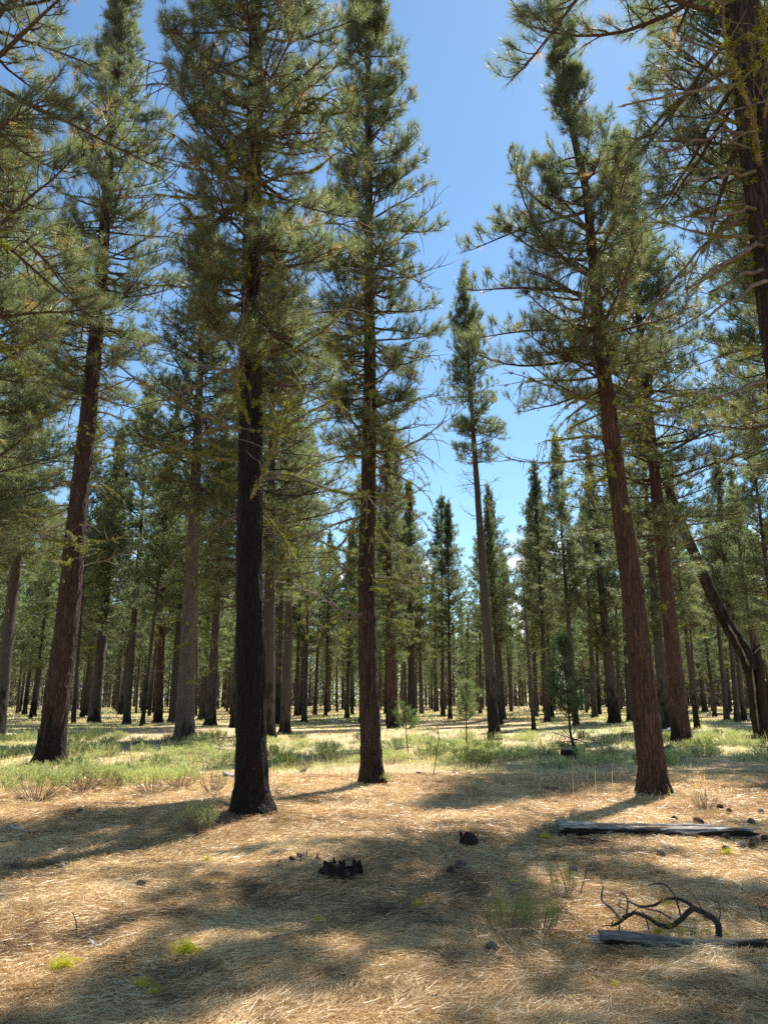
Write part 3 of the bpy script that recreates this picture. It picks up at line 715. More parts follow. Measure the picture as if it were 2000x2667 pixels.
def mid_pine(px, py, wpx, p2, H, label, crown, dead=None, red=False, Y=None, group='pines standing in the middle distance', bark=None, seed=0, cscale=None, lod='mid'):
    base = ground(px, py) if Y is None else np.array([at_y(px, py, Y)[0], Y, 0.0])
    if Y is not None: base[2] = h1(base[0], base[1])
    r = np.random.default_rng(int(px * 7 + py) + seed)
    lean = 0.0
    if p2 is not None:
        q = at_y(p2[0], p2[1], base[1]); lean = math.atan2(q[0] - base[0], q[2] - base[2])
    root = empty('pine_tree', base, label, 'pine tree', group, (r.normal(0, 0.008), lean, r.uniform(-0.2, 0.2) if p2 is None else 0.0))
    d = px_m(base[1], wpx); s = (d / 0.44); cscale = cscale or (1.3 if H >= 23 else 1.0)
    tl = TR_MID if lod == 'mid' else TR_FAR
    link('trunk', TR_PALE if 'pale greyish pine with' in label else TR_RED if red else tl[int(r.integers(len(tl)))], root, None, (0, 0, r.random() * 6.28), (s, s, H / 20.0))
    if crown is not None: link('crown', crown, root, None, (0, 0, r.random() * 6.28), (cscale * H / 20.0, cscale * H / 20.0, H / 20.0))
    if dead is not None: link('dead_branches', dead, root, None, (0, 0, r.random() * 6.28), (1, 1, H / 20.0))
    return root, base
# (base x, base y, trunk width px, second point, height m, label, crown index, dead index, red bark)
MIDS = [
 (-8, 1930, 34, (75, 1150), 21, 'grey lichened pine cut by the left edge, in front of the distant forest', 0, 0, 0),
 (480, 1932, 47, (508, 1300), 23, 'thick pale greyish pine with black flared base and short mossy stubs', 1, 1, 0),
 (1775, 1936, 44, (1700, 1200), 26, 'thick brown pine just right of the leaning orange pine, black at its foot', 2, 2, 1),
 (1733, 1903, 28, (1690, 1400), 21, 'black lower trunk glimpsed between the two thick pines at right', 5, 3, 0),
 (697, 1922, 36, (705, 1300), 24, 'brownish grey pine half hidden behind the blackened trunk', 2, 0, 0),
 (742, 1912, 27, (757, 1450), 19, 'dark brown pine right of the blackened trunk, isolated from its neighbours', 3, 2, 0),
 (548, 1890, 27, (568, 1500), 20, 'dark pine close to the left side of the blackened trunk', 4, 1, 0),
 (412, 1882, 22, (432, 1450), 18, 'reddish slim pine left of the thick pale greyish pine', 0, 3, 1),
 (452, 1882, 24, (478, 1450), 20, 'brown pine immediately behind and left of the pale greyish pine', 1, 0, 0),
 (245, 1882, 29, (292, 1400), 22, 'straight dark pine pair member, the broader one right of the big left pine', 2, 1, 0),
 (315, 1862, 16, (352, 1560), 16, 'slender tilted pine in the gap right of the dark pine pair', 3, None, 0),
 (228, 1862, 16, (262, 1500), 17, 'thin pine tucked just left of the broader dark pine', 4, None, 0),
 (527, 1875, 20, (552, 1500), 18, 'grey slim pine right of the pale greyish pine', 3, None, 0),
 (555, 1868, 14, (575, 1560), 17, 'narrow brown pine beyond the gap left of the blackened trunk', 1, None, 1),
 (1025, 1897, 27, (1012, 1450), 19, 'red brown pine right behind the centre pine with black foot', 5, 3, 1),
 (1073, 1880, 21, (1068, 1500), 18, 'black trunked pine with bushy low crown right of centre', 2, 2, 0),
 (1098, 1860, 12, (1090, 1600), 16, 'slim pine with burnt foot just right of the bushy crowned one', 0, None, 0),
 (1172, 1874, 11, (1168, 1560), 17.2, 'slim dark pine behind the pale sapling, pointed top against the sky', 2, None, 0),
 (1136, 1853, 13, (1130, 1600), 18, 'sturdy distant pine with black foot left of the pale sapling', 3, None, 0),
 (1600, 1883, 29, (1560, 1480), 20, 'dark leaning pine with broad black base left of the orange pine', 5, 1, 0),
 (1390, 1903, 11, (1375, 1700), 9, 'short thin blackened pine pole left of the dense young pine', None, 3, 0),
 (1815, 1898, 14, (1772, 1520), 15, 'thin brown pine right of the thick brown pine', 3, 0, 0),
 (1892, 1876, 14, (1862, 1550), 17, 'left one of the trio of brown pines before the leaning burnt snag', 4, None, 0),
 (1920, 1881, 15, (1868, 1250), 20.5, 'middle one of the trio of brown pines before the leaning burnt snag', 0, 2, 0),
 (1938, 1880, 14, (1905, 1580), 17, 'right one of the trio of brown pines before the leaning burnt snag', 1, None, 0),
 (1312, 1874, 12, (1270, 1250), 18.5, 'brown pine just right of the tall slim pine, reaching half its height', 1, 1, 0),
 (1303, 1887, 12, (1280, 1500), 15, 'thin dark trunk touching the right side of the tall slim pine', 3, 0, 0),
 (820, 1862, 11, (832, 1600), 17, 'straight thin pine in the gap left of the centre pine', 1, None, 0),
 (851, 1856, 10, (862, 1650), 15, 'short crowned reddish thin pine left of the centre pine', 3, None, 1),
 (772, 1866, 12, (780, 1600), 17, 'left trunk of the close thin pair right of the isolated dark brown pine', 4, 1, 0),
 (784, 1864, 11, (795, 1600), 17, 'right trunk of the close thin pair right of the isolated dark brown pine', 0, 2, 0),
 (716, 1858, 12, (720, 1600), 17, 'black footed pine seen just right of the blackened trunk', 2, None, 0),
 (894, 1846, 9, (888, 1600), 17, 'pale red thin pine close left of the centre pine', 3, None, 1),
 (918, 1841, 12, (918, 1600), 19, 'black footed pine immediately left of the centre pine', 1, None, 0),
 (1835, 1855, 14, (1810, 1650), 17, 'black distant pine left of the trio near the burnt snag', 2, None, 0),
 (1425, 1880, 15, (1405, 1500), 19, 'brown pine seen through the left side of the dense young pine', 0, 1, 0),
 (1395, 1868, 12, (1382, 1400), 19.3, 'pine with sharp pointed top against the sky right of the tall slim pine', 2, None, 0),
 (1548, 1870, 15, (1530, 1500), 19, 'brown pine between the dense young pine and the dark leaning pine', 4, 0, 0),
 (1500, 1890, 15, (1450, 1230), 19, 'slim bare grey pine rising straight above the dense young pine', 3, 2, 0),
 (2045, 1890, 17, None, 21, 'bushy pine cut by the right edge, behind the burnt snag', 2, 1, 0),
 (1985, 1862, 13, None, 21, 'tall green pine at right behind the burnt snag', 0, None, 0),
 (388, 1848, 13, (398, 1600), 18, 'dark footed thin pine left of the reddish slim pine', 1, 0, 0),
 (198, 1848, 14, (212, 1600), 18, 'black footed thin pine close to the right side of the big left pine', 3, None, 0),
 (178, 1852, 14, (196, 1600), 18, 'brown thin pine touching the right side of the big left pine', 1, None, 0),
 (1150, 1842, 9, None, 19, 'farther pine with dark pyramid crown right of the bushy crowned one', 2, None, 0),
 (1030, 1870, 10, None, 24, 'tall pine whose crown fills the sky right of the centre pine', 2, None, 0),
 (610, 1895, 20, None, 26, 'tall pine mostly hidden behind the blackened trunk, its crown showing above', 2, 0, 0),
 (330, 1885, 18, (370, 1300), 25, 'tall pine whose crown rises between the big left pine and the blackened one', 1, 3, 0),
]
for px, py, wpx, p2, H, lab, ci, di, red in MIDS:
    mid_pine(px, py, wpx, p2, H, lab, None if ci is None else MIDC[ci], None if di is None else MIDD[di], bool(red))
Pr = [o for o in bpy.data.objects if o.get('label', '').startswith('thick pale greyish')][0]; rq = np.random.default_rng(9)
for q in range(34):
    hh = rq.uniform(1.8, 10.5); a = rq.random() * 6.28
    place_branch(Pr, DEAD, rq.uniform(0.35, 1.5), (math.cos(a) * .3 + 0.0, math.sin(a) * .3, hh), a, R(rq.normal(0, 14)), rq, 'dead_branch', 'lichen', True)


# tall slim pine against the sky
mid_pine(1288, 1926, 29, (1237, 1200), 21.4, 'tall slim pine standing alone against the sky, bare dead twigs below its crown', SLIMC, SLIMD)
# blue green crown behind the corner trunk
mid_pine(2120, 1935, 34, (2040, 1200), 26, 'bluish crowned pine behind the corner trunk at the right edge', MIDC[1], MIDD[0])
mid_pine(-150, 1960, 40, (-60, 1200), 24, 'dense crowned pine beyond the left edge behind the hanging limbs', MIDC[2], MIDD[1])
mid_pine(-60, 1900, 30, (20, 1200), 25, 'tall pine cropped by the left edge, farther than the lichened one', MIDC[0], MIDD[2])

# far pines, individually placed at random with spacing
LAND = [(-9999, 130, 'left of the big reddish left pine'), (130, 420, 'between the big left pine and the reddish slim pine'),
        (420, 620, 'around the pale greyish pine'), (620, 940, 'between the blackened trunk and the centre pine'),
        (940, 1260, 'between the centre pine and the tall slim pine'), (1260, 1480, 'between the tall slim pine and the dense young pine'),
        (1480, 1720, 'behind the dense young pine and the orange pine'), (1720, 9999, 'right of the orange pine')]
def project(P):
    x, y, z = P[0], P[1], P[2] - EYE
    dep = y * math.cos(PITCH) + z * math.sin(PITCH); up = -y * math.sin(PITCH) + z * math.cos(PITCH)
    return 1000 + F_PX * x / dep, 1333.5 - F_PX * up / dep
rf = np.random.default_rng(77); pts = [tuple(ground(mm[0], mm[1])[:2]) for mm in MIDS]
far_n = 0; tries = 0; ring = []
while far_n < 250 and tries < 60000:
    tries += 1
    y = 46 + (155 - 46) * rf.random() ** 0.85; x = (rf.random() * 2 - 1) * (y * 0.56 + 2)
    if any((x - a) ** 2 + (y - b) ** 2 < 2.6 ** 2 for a, b in pts): continue
    px, py = project((x, y, 0))
    if 1180 < px < 1260 and y < 70: continue
    pts.append((x, y)); far_n += 1
    H = rf.uniform(12.5, 22) * (0.93 if 950 < px < 1500 else 1.08)
    sec = [s for s in LAND if s[0] <= px < s[1]][0][2]; rank = 'nearer' if y < 85 else 'farthest'
    k = int(rf.integers(6)); dist_w = rf.uniform(0.24, 0.46); bld = 'thin' if dist_w < 0.35 else 'stout'; lab = f'{bld} dark pine in {rank} rows {sec}'
    base = np.array([x, y, h1(x, y)])
    root = empty('pine_tree', base, lab, 'pine tree', f'{bld} pines in the {rank} rows {sec}', (rf.normal(0, 0.022), rf.normal(0, 0.022), 0))
    s = dist_w / 0.44
    link('trunk', TR_FAR[far_n % 3], root, None, (0, 0, rf.random() * 6), (s, s, H / 20))
    link('crown', FARC[k], root, None, (0, 0, rf.random() * 6.28), (H / 20 * rf.uniform(0.8, 1.1),) * 2 + (H / 20,))
    if y < 125: link('dead_branches', FARD[far_n % 3], root, None, (0, 0, rf.random() * 6.28), (1.1, 1.1, H / 20))
# the wood beyond, read as one mass
vf = FARC[1]
def mesh_arrays(me, keep=1.0, seed=0):
    nv, nf = len(me.vertices), len(me.polygons)
    v = np.empty(nv * 3, np.float32); me.vertices.foreach_get('co', v); f = np.empty(nf * 3, np.int32); me.loops.foreach_get('vertex_index', f)
    mi = np.empty(nf, np.int32); me.polygons.foreach_get('material_index', mi); tn = np.empty(nv, np.float32); me.attributes['tone'].data.foreach_get('value', tn)
    return v.reshape(-1, 3), f.reshape(-1, 3), mi, tn
mb = MB()
srcs = []
for me in (FARC[0], FARC[2], FARC[5]):
    v, f, mi, tn = mesh_arrays(me); r = np.random.default_rng(1); lf = f[mi == 1]; lf = lf[r.random(len(lf)) < 0.14]
    c = v[lf].mean(1, keepdims=True); tri = c + (v[lf] - c) * 2.9
    srcs.append((tri.reshape(-1, 3), np.arange(len(lf) * 3).reshape(-1, 3), np.zeros(len(lf), bool), np.ones(len(lf), np.int32), tn[lf].ravel()))
for q in range(330):
    y = rf.uniform(156, 230); x = (rf.random() * 2 - 1) * (y * 0.56 + 4); H = rf.uniform(16, 22) * (0.9 if 0 < x < 0.25 * y else 1.05); z = h1(x, y)
    A = xf(rf.random() * 6.28, 0, 0, H / 20, (x, y, z)); mb.addmb(srcs[q % 3], A)
    for xo in (0, rf.normal(0, 2.5)): mb.add(*tube([(x + xo, y - abs(xo), z - 0.5), (x + xo + rf.normal(0, .3), y - abs(xo), z + H * 0.95)], [0.24, 0.04], 5, False), True, 0)
n = 30000; y = rf.uniform(170, 300, n); x = (rf.random(n) * 2 - 1) * (y * 0.56 + 6); z = height(x, y) + rf.random(n) * 9
v, f = slivers(np.stack([x, y, z], -1), rf.normal(0, 1, (n, 3)), rf.uniform(0.9, 1.8, n), rf.uniform(0.25, 0.6, n), rf); mb.add(v, f, False, 1, np.repeat(rf.random(n) * 0.6, 3))
# twiggy dead understorey between the farthest trunks
n = 26000; y = rf.uniform(105, 235, n); x = (rf.random(n) * 2 - 1) * (y * 0.56 + 4); z = height(x, y) + rf.random(n) ** 1.3 * 8
d = rf.normal(0, 1, (n, 3)); v, f = slivers(np.stack([x, y, z], -1), d, rf.uniform(0.6, 1.8, n), rf.uniform(0.05, 0.16, n), rf); mb.add(v, f, False, 2, np.repeat(rf.random(n), 3))
o = link('distant_wood', mb.mesh('distant_wood', [M['bark_far'], M['needle_far'], M['dead']])); tagp(o, 'unbroken wood of pines closing the view at the horizon', 'wood', None, 'stuff')

# ------------------------------------------------------------------ leaning burnt snag at the right
bS = ground(1985, 1926); YS = bS[1]
root = empty('burnt_snag', bS, 'burnt pine snag at right, its trunk snapped and leaning far left', 'dead tree')
rel = lambda P: np.asarray(P) - bS
m_snag = bark_mat('burnt_bark', col=(0.03, 0.025, 0.022), furrow=(0.004, 0.004, 0.004), char=7.0, char_soft=3.0, scale=0.8, bump=1.0, grey=0.35)
def noisy(seed, amp=0.12): return lambda i, th, p: 1 + amp * (noise3(np.cos(th) * 2 + 5, np.sin(th) * 2 + 5, i * 0.5, seed) - 0.5) * 2
def dense(P, n):
    P = np.asarray(P, float); s = np.linspace(0, len(P) - 1, n); i0 = np.minimum(s.astype(int), len(P) - 2); fr = (s - i0)[:, None]
    t0 = P[np.maximum(i0 - 1, 0)]; p0 = P[i0]; p1 = P[i0 + 1]; t1 = P[np.minimum(i0 + 2, len(P) - 1)]
    return 0.5 * (2 * p0 + (p1 - t0) * fr + (2 * t0 - 5 * p0 + 4 * p1 - t1) * fr ** 2 + (3 * p0 - t0 - 3 * p1 + t1) * fr ** 3)
pts_s = [rel(at_y(x, y, YS)) for x, y in [(1737, 1262), (1768, 1350), (1812, 1455), (1852, 1545), (1893, 1625), (1932, 1690), (1957, 1745)]]
mb = MB(); mb.add(*tube(dense(pts_s, 60), np.linspace(0.17, 0.30, 60), 20, True, noisy(3, 0.16)), True); link('leaning_trunk', mb.mesh('leaning_trunk', m_snag), root)
for pl, rr, nm in [([(1978, 1926), (1962, 1840), (1952, 1760), (1946, 1712)], (0.20, 0.13), 'standing_shell'), ([(1992, 1926), (1982, 1820), (1976, 1740), (1969, 1688)], (0.26, 0.16), 'jagged_spire'),
                   ([(2008, 1920), (2004, 1850), (2000, 1785)], (0.22, 0.15), 'split_slab')]:
    mb = MB(); P = dense([rel(at_y(x, y, YS)) for x, y in pl], 20); mb.add(*tube(P, np.linspace(rr[0], rr[1], 20), 12, True, noisy(len(nm), 0.25)), True)
    for k in range(7):
        a = k / 7 * 6.28; c = P[-1] + np.array([math.cos(a), math.sin(a), 0]) * rr[1] * 0.7
        mb.add(*tube([c - np.array([0, 0, 0.2]), c + np.array([rng.normal(0, 0.03), 0, rng.uniform(0.05, 0.5)])], [0.07, 0.005], 4, False))
    link(nm, mb.mesh(nm, M['charwood']), root)
for pl, r0 in [([(1893, 1622), (1915, 1660), (1935, 1700), (1950, 1735)], 0.05), ([(1958, 1740), (1964, 1800), (1970, 1860), (1976, 1905)], 0.045), ([(1962, 1702), (1972, 1692), (1983, 1682)], 0.03)]:
    mb = MB(); P = [rel(at_y(x, y, YS - 0.30)) for x, y in pl]; mb.add(*tube(dense(P, 14), r0 * np.array([.2, .6, 1, .8, 1.1, .7, .9, .5, .8, 1, .6, .7, .4, .15]), 6, True, noisy(9, 0.5)), True)
    link('bare_wood_strip', mb.mesh('bare_wood_strip', M['pale']), root)

# ------------------------------------------------------------------ young pines
def young(px, py, H, label, live0, Lm, soft, seed, gap=0.16, curve_px=None, per=4, tr=0.03, dens=1.0, nl=0.13):
    b = ground(px, py); r = np.random.default_rng(seed)
    root = empty('young_pine', b, label, 'young pine', 'young pines in the clearing')
    pts = [np.zeros(3)] + [at_y(x, y, b[1]) - b for x, y in (curve_px or [])]
    if len(pts) == 1: pts = [np.zeros(3), np.array([0.02, 0, H * 0.5]), np.array([0.0, 0.03, H])]
    P = dense(pts, 16); mb = MB(); mb.add(*tube(P, np.linspace(tr, 0.008, 16), 8, True, noisy(seed, 0.08)), True); link('trunk', mb.mesh('trunk', M['twig']), root)
    Hh = P[-1][2]; lib = {}
    mt = M['needle_soft'] if soft else M['needle_young']
    for L in (0.2, 0.35, 0.6, 0.9):
        lib[L] = []
        for q in range(3):
            wd, lf = gen_live(r, L, 'yng', dense=dens, nl=nl); lf.mi = [m * 0 for m in lf.mi]; lib[L].append((wd.mesh('branch', M['twig']), lf.mesh('needle_tufts', mt)))
    h = live0; az = 0
    while h < Hh:
        t = (h - live0) / (Hh - live0)
        for q in range(per):
            az += 2 * PI / per + r.normal(0, 0.4); i0 = int(np.argmin(np.abs(P[:, 2] - h)))
            L = Lm * (0.7 + 0.3 * min(1, t / 0.2)) * (1 - 0.8 * t ** 1.6) * r.uniform(0.4, 1.25)
            place_branch(root, lib, L, P[i0], az, R(5 + 40 * t + r.normal(0, 16)), r)
        h += gap * r.uniform(0.8, 1.2)
    place_branch(root, lib, 0.3, P[-1], 0, R(86), r)
    return root, P, b
yr, yP, yb = young(1503, 1968, 3.6, 'dense dark green young pine growing beside a low stump, crooked at its foot', 0.95, 1.0, True, 61, 0.23, [(1487, 1920), (1478, 1830), (1468, 1690)], 4, 0.055, 0.9, 0.19)
rr = np.random.default_rng(8)
for q in range(16):
    a = rr.random() * 6.28; place_branch(yr, DEAD, rr.uniform(0.5, 1.1), yP[3] + np.array([0, 0, rr.uniform(-0.1, 0.35)]), a, R(rr.normal(0, 12)), rr, 'dead_branch', 'lichen', False)
young(1215, 1952, 2.1, 'pale green young pine with bare lower stem in sunlight', 0.9, 0.52, False, 62, 0.2, [(1214, 1880), (1215, 1795)], 4, 0.028, 0.8, 0.15)
young(1063, 1962, 1.3, 'small tufted sapling left of the pale young pine, thin dark stem', 0.7, 0.34, False, 63, 0.16, [(1058, 1910), (1056, 1860)], 4, 0.018)
young(1129, 2017, 1.0, 'spindly leaning sapling with few needles in front of the pale young pine', 0.75, 0.18, False, 64, 0.22, [(1136, 1970), (1143, 1925)], 2, 0.012, 0.6, 0.10)

# ------------------------------------------------------------------ shrubs
def shrub_mesh(seed, h, rad, stems, leaves, mat, lw=0.006, bare=0.35, ll=0.03):
    r = np.random.default_rng(seed); mb = MB()
    for s in range(stems):
        a = r.random() * 6.28; sp = r.random() ** 0.6 * rad; Hh = h * (1 - 0.35 * (sp / rad) ** 2) * r.uniform(0.7, 1.1)
        P0 = np.array([math.cos(a), math.sin(a), 0]) * sp * 0.25; P2 = np.array([math.cos(a) * sp, math.sin(a) * sp, Hh]); P1 = (P0 + P2) / 2 + np.array([math.cos(a), math.sin(a), 0]) * sp * 0.18 + r.normal(0, 0.02, 3)
        P = dense([P0, P1, P2], 5); mb.add(*tube(P, np.linspace(0.0045, 0.002, 5), 3, False), True, 0)
        tt = bare + (1 - bare) * r.random(leaves); idx = tt * 4; i0 = np.minimum(idx.astype(int), 3); b = P[i0] + (P[i0 + 1] - P[i0]) * (idx - i0)[:, None]
        b = b + r.normal(0, 0.022, (leaves, 3)); d = r.normal(0, 0.55, (leaves, 3)); d[:, 2] = np.abs(d[:, 2]) + 0.7
        v, f = slivers(b, d, ll * r.uniform(0.7, 1.6, leaves), lw, r)
        mb.add(v, f, False, 1, np.repeat(np.clip(0.25 + 0.6 * tt + r.normal(0, 0.15, leaves), 0, 1), 3))
    return mb.mesh('shrub', [M['stem'], mat])
SH = [shrub_mesh(700 + k, U(0.32, 0.5), U(0.35, 0.55), 42, 44, M['shrub'], 0.010, ll=0.035) for k in range(6)]
SD = [shrub_mesh(720 + k, U(0.35, 0.5), U(0.3, 0.45), 42, 30, M['shrub_dark'], 0.011, ll=0.04) for k in range(3)]
NEAR_SH = [shrub_mesh(740, 0.32, 0.24, 40, 44, M['shrub'], 0.0045, 0.6, 0.028), shrub_mesh(741, 0.46, 0.5, 50, 85, M['shrub'], 0.008, 0.66, 0.032), shrub_mesh(742, 0.48, 0.55, 54, 85, M['shrub'], 0.008, 0.62, 0.032)]
DRYS = shrub_mesh(750, 0.45, 0.35, 60, 2, M['shrub'], 0.004)
def put(name, me, px, py, label, cat, group=None, s=1.0, sz=None, rot=None):
    b = ground(px, py); o = link(name, me, None, b, (0, 0, rng.random() * 6.28) if rot is None else rot, (s, s, sz or s)); return tagp(o, label, cat, group)
GS = 'separate shrubs in front of the green band'
put('rabbitbrush', NEAR_SH[0], 511, 2172, 'small bright green rabbitbrush alone on the litter before the blackened trunk', 'shrub', GS, 1.15)
put('rabbitbrush', NEAR_SH[1], 95, 2085, 'wide pale green rabbitbrush at the left edge of the clearing', 'shrub', GS, 1.25)
put('rabbitbrush', NEAR_SH[2], 215, 2060, 'rounded green rabbitbrush right of the wide one at left', 'shrub', GS, 1.1)
put('rabbitbrush', NEAR_SH[1], 395, 2068, 'upright green rabbitbrush with red stems below the pale greyish pine', 'shrub', GS, 1.1)
put('rabbitbrush', NEAR_SH[2], 470, 2050, 'smaller green rabbitbrush touching the upright one', 'shrub', GS, 0.85)
put('rabbitbrush', NEAR_SH[1], 300, 2050, 'sparse rabbitbrush between the rounded and the upright one', 'shrub', GS, 0.9)
put('rabbitbrush', NEAR_SH[0], 1000, 2040, 'tiny yellowish seedling at the foot of the centre pine', 'shrub', GS, 0.6)
put('dry_shrub', DRYS, 555, 2065, 'grey leafless shrub left of the blackened trunk', 'shrub', GS, 0.9)
put('dry_shrub', DRYS, 790, 2010, 'small leafless twiggy shrub right of the blackened trunk', 'shrub', GS, 0.7)
put('dry_shrub', DRYS, 1835, 2110, 'thin brown leafless shrub right of the orange pine foot', 'shrub', GS, 0.7)
SPR = shrub_mesh(760, 0.5, 0.22, 12, 150, M['shrub_dark'], 0.0026, 0.55, 0.03)
SPR2 = shrub_mesh(761, 0.4, 0.3, 14, 150, M['shrub_dark'], 0.0026, 0.5, 0.03)
put('pine_seedling', SPR, 1335, 2470, 'wispy shaded seedling with feathery tips left of the forked branch', 'shrub', GS, 0.85)
put('pine_seedling', SPR2, 1400, 2450, 'low shaded green seedling touching the wispy one', 'shrub', GS, 0.75)
put('pine_seedling', SPR, 1462, 2345, 'faint thin green seedling in the sun gap behind the forked branch', 'shrub', GS, 0.6)
# green band of shrubs, each its own
rs = np.random.default_rng(90); placed = []
SEC2 = [(-999, 460, 'left of the pale greyish pine'), (460, 960, 'between pale greyish and centre pines'), (960, 1450, 'between centre and dense young pines'), (1450, 3000, 'right of the dense young pine')]
cnt = 0
while cnt < 175:
    y = rs.uniform(15, 34); x = (rs.random() * 2 - 1) * (y * 0.55)
    if rs.random() > float(greenness(x, y)) or any((x - a) ** 2 + (y - b) ** 2 < 0.45 for a, b in placed): continue
    placed.append((x, y)); cnt += 1; px, py = project((x, y, 0)); sec = [s for s in SEC2 if s[0] <= px < s[1]][0][2]
    dk = rs.random() < 0.3; row = 'front' if y < 23 else 'rear'
    me = SD[int(rs.integers(3))] if dk else SH[int(rs.integers(6))]
    o = link('bitterbrush' if dk else 'rabbitbrush', me, None, (x, y, h1(x, y) - 0.02), (0, 0, rs.random() * 6.28), (rs.uniform(0.8, 1.5),) * 2 + (rs.uniform(0.6, 1.05),))
    tagp(o, f"{'dark green' if dk else 'yellow green'} shrub in the green band, {row} part, {sec}", 'shrub', f"{'dark' if dk else 'pale'} {row} shrubs of the green band {sec}")

# ------------------------------------------------------------------ logs, stumps, sticks
def log_mesh(L, r0, r1, mats, seed, sides=22, n=60, bend=0.045, jag=0.3, split=True):
    """weathered log along +X: charred body, silver upper side as a second material"""
    x = np.linspace(0, L, n); r = np.random.default_rng(seed)
    P = np.stack([x, bend * np.sin(x / L * 3) + 0 * x, bend * 0.5 * np.cos(x / L * 5)], -1); rad = np.linspace(r0, r1, n) * (1 + 0.12 * (noise3(x * 3, seed, 0, 2) - 0.5))
    th = np.linspace(0, 2 * PI, sides, endpoint=False); A, Xs = np.meshgrid(th, x)
    k = 1 + 0.38 * (noise3(np.cos(A) * 3 + 5, np.sin(A) * 3 + 5, Xs * 1.3, seed) - 0.5) + 0.10 * (noise3(np.cos(A) * 8 + 5, np.sin(A) * 8 + 5, Xs * 7, seed + 1) - 0.5)
    rr = rad[:, None] * k
    V = np.stack([P[:, 0:1] + 0 * A, P[:, 1:2] + np.cos(A) * rr, P[:, 2:3] + np.sin(A) * rr], -1)
    V[0, :, 0] += r.uniform(-jag, 0, sides) * r0; V[-1, :, 0] += r.uniform(0, jag * 2.5, sides) * r0
    i = np.arange(n - 1)[:, None] * sides; j = np.arange(sides)[None, :]; kk = (j + 1) % sides
    f = np.concatenate([np.stack([i + j, i + kk, i + sides + kk], -1).reshape(-1, 3), np.stack([i + j, i + sides + kk, i + sides + j], -1).reshape(-1, 3)])
    vv = V.reshape(-1, 3); vv = np.vstack([vv, P[0] + [0.02, 0, 0], P[-1] - [0.03, 0, 0]]); c0, c1 = n * sides, n * sides + 1; jj = np.arange(sides); k2 = (jj + 1) % sides; Lh = (n - 1) * sides
    f = np.vstack([f, np.stack([np.full(sides, c0), k2, jj], -1), np.stack([np.full(sides, c1), Lh + jj, Lh + k2], -1)])
    mb = MB(); mb.add(vv, f, True); return mb.mesh('log', mats)
def log_mat(name, char_amt, top_col=(0.50, 0.47, 0.43), low_col=(0.10, 0.08, 0.065)):
    m, t, o = newmat(name); tc = t.nodes.new('ShaderNodeTexCoord'); ob = tc.outputs['Object']
    st = tex_noise(t, mapping(t, ob, (1.2, 22, 22)), 3.0, 6, 0.6); big = tex_noise(t, mapping(t, ob, (1.6, 9, 9)), 1.0, 4, 0.6)
    sp = t.nodes.new('ShaderNodeSeparateXYZ'); t.links.new(ob, sp.inputs[0])
    wood = mixrgb(t, math_n(t, 'MULTIPLY', math_n(t, 'SUBTRACT', st, 0.35), 3.0, True), low_col, top_col)
    msk = math_n(t, 'MULTIPLY', math_n(t, 'ADD', math_n(t, 'SUBTRACT', char_amt, math_n(t, 'MULTIPLY', sp.outputs[2], 15.0)), math_n(t, 'MULTIPLY', math_n(t, 'SUBTRACT', big, 0.5), 4.5)), 2.5, True)
    char = mixrgb(t, st, (0.004, 0.0035, 0.003), (0.04, 0.032, 0.028))
    p = t.nodes.new('ShaderNodeBsdfPrincipled'); t.links.new(mixrgb(t, msk, wood, char), p.inputs['Base Color']); p.inputs['Roughness'].default_value = 0.8; p.inputs['Specular IOR Level'].default_value = 0.15
    bp = t.nodes.new('ShaderNodeBump'); bp.inputs['Strength'].default_value = 0.9; bp.inputs['Distance'].default_value = 0.012
    t.links.new(st, bp.inputs['Height']); t.links.new(bp.outputs[0], p.inputs['Normal']); t.links.new(p.outputs[0], o.inputs[0]); return m
M['log'] = log_mat('charred_silver_log', 0.35, (0.62, 0.58, 0.52)); M['log_grey'] = log_mat('grey_log', -0.3); M['log_bark'] = log_mat('bark_log', 0.1, (0.30, 0.26, 0.23), (0.07, 0.055, 0.045))
def lay_log(a, b, r0, r1, mat, label, seed, name='fallen_log', cat='log', group=None, lift=0.8, **k):
    A, B = ground(*a), ground(*b); d = B - A; L = float(np.hypot(d[0], d[1]))
    me = log_mesh(L, r0, r1, mat, seed, **k)
    o = link(name, me, None, (A[0], A[1], max(A[2], 0.5 * (A[2] + B[2])) + r0 * lift), (0, -math.atan2(d[2], L), math.atan2(d[1], d[0])))
    if label: tagp(o, label, cat, group)
    return o
LG = lay_log((1462, 2178), (1948, 2186), 0.078, 0.066, M['log'], 'long charred log with silver upper side lying across the litter at right', 11, jag=0.9)
# splintered silver slab along its crest
mb = MB()
for k in range(9):
    x0 = U(0.05, 1.5); P = dense([(x0, U(-0.02, 0.02), 0.072), (x0 + 0.25, U(-0.02, 0.02), 0.083), (x0 + U(0.4, 0.7), U(-0.02, 0.02), 0.07)], 8)
    mb.add(*tube(P, np.array([0.003, .009, .012, .013, .012, .01, .007, .002]), 5, False), True)
link('wood_splinters', mb.mesh('wood_splinters', M['silver']), LG)

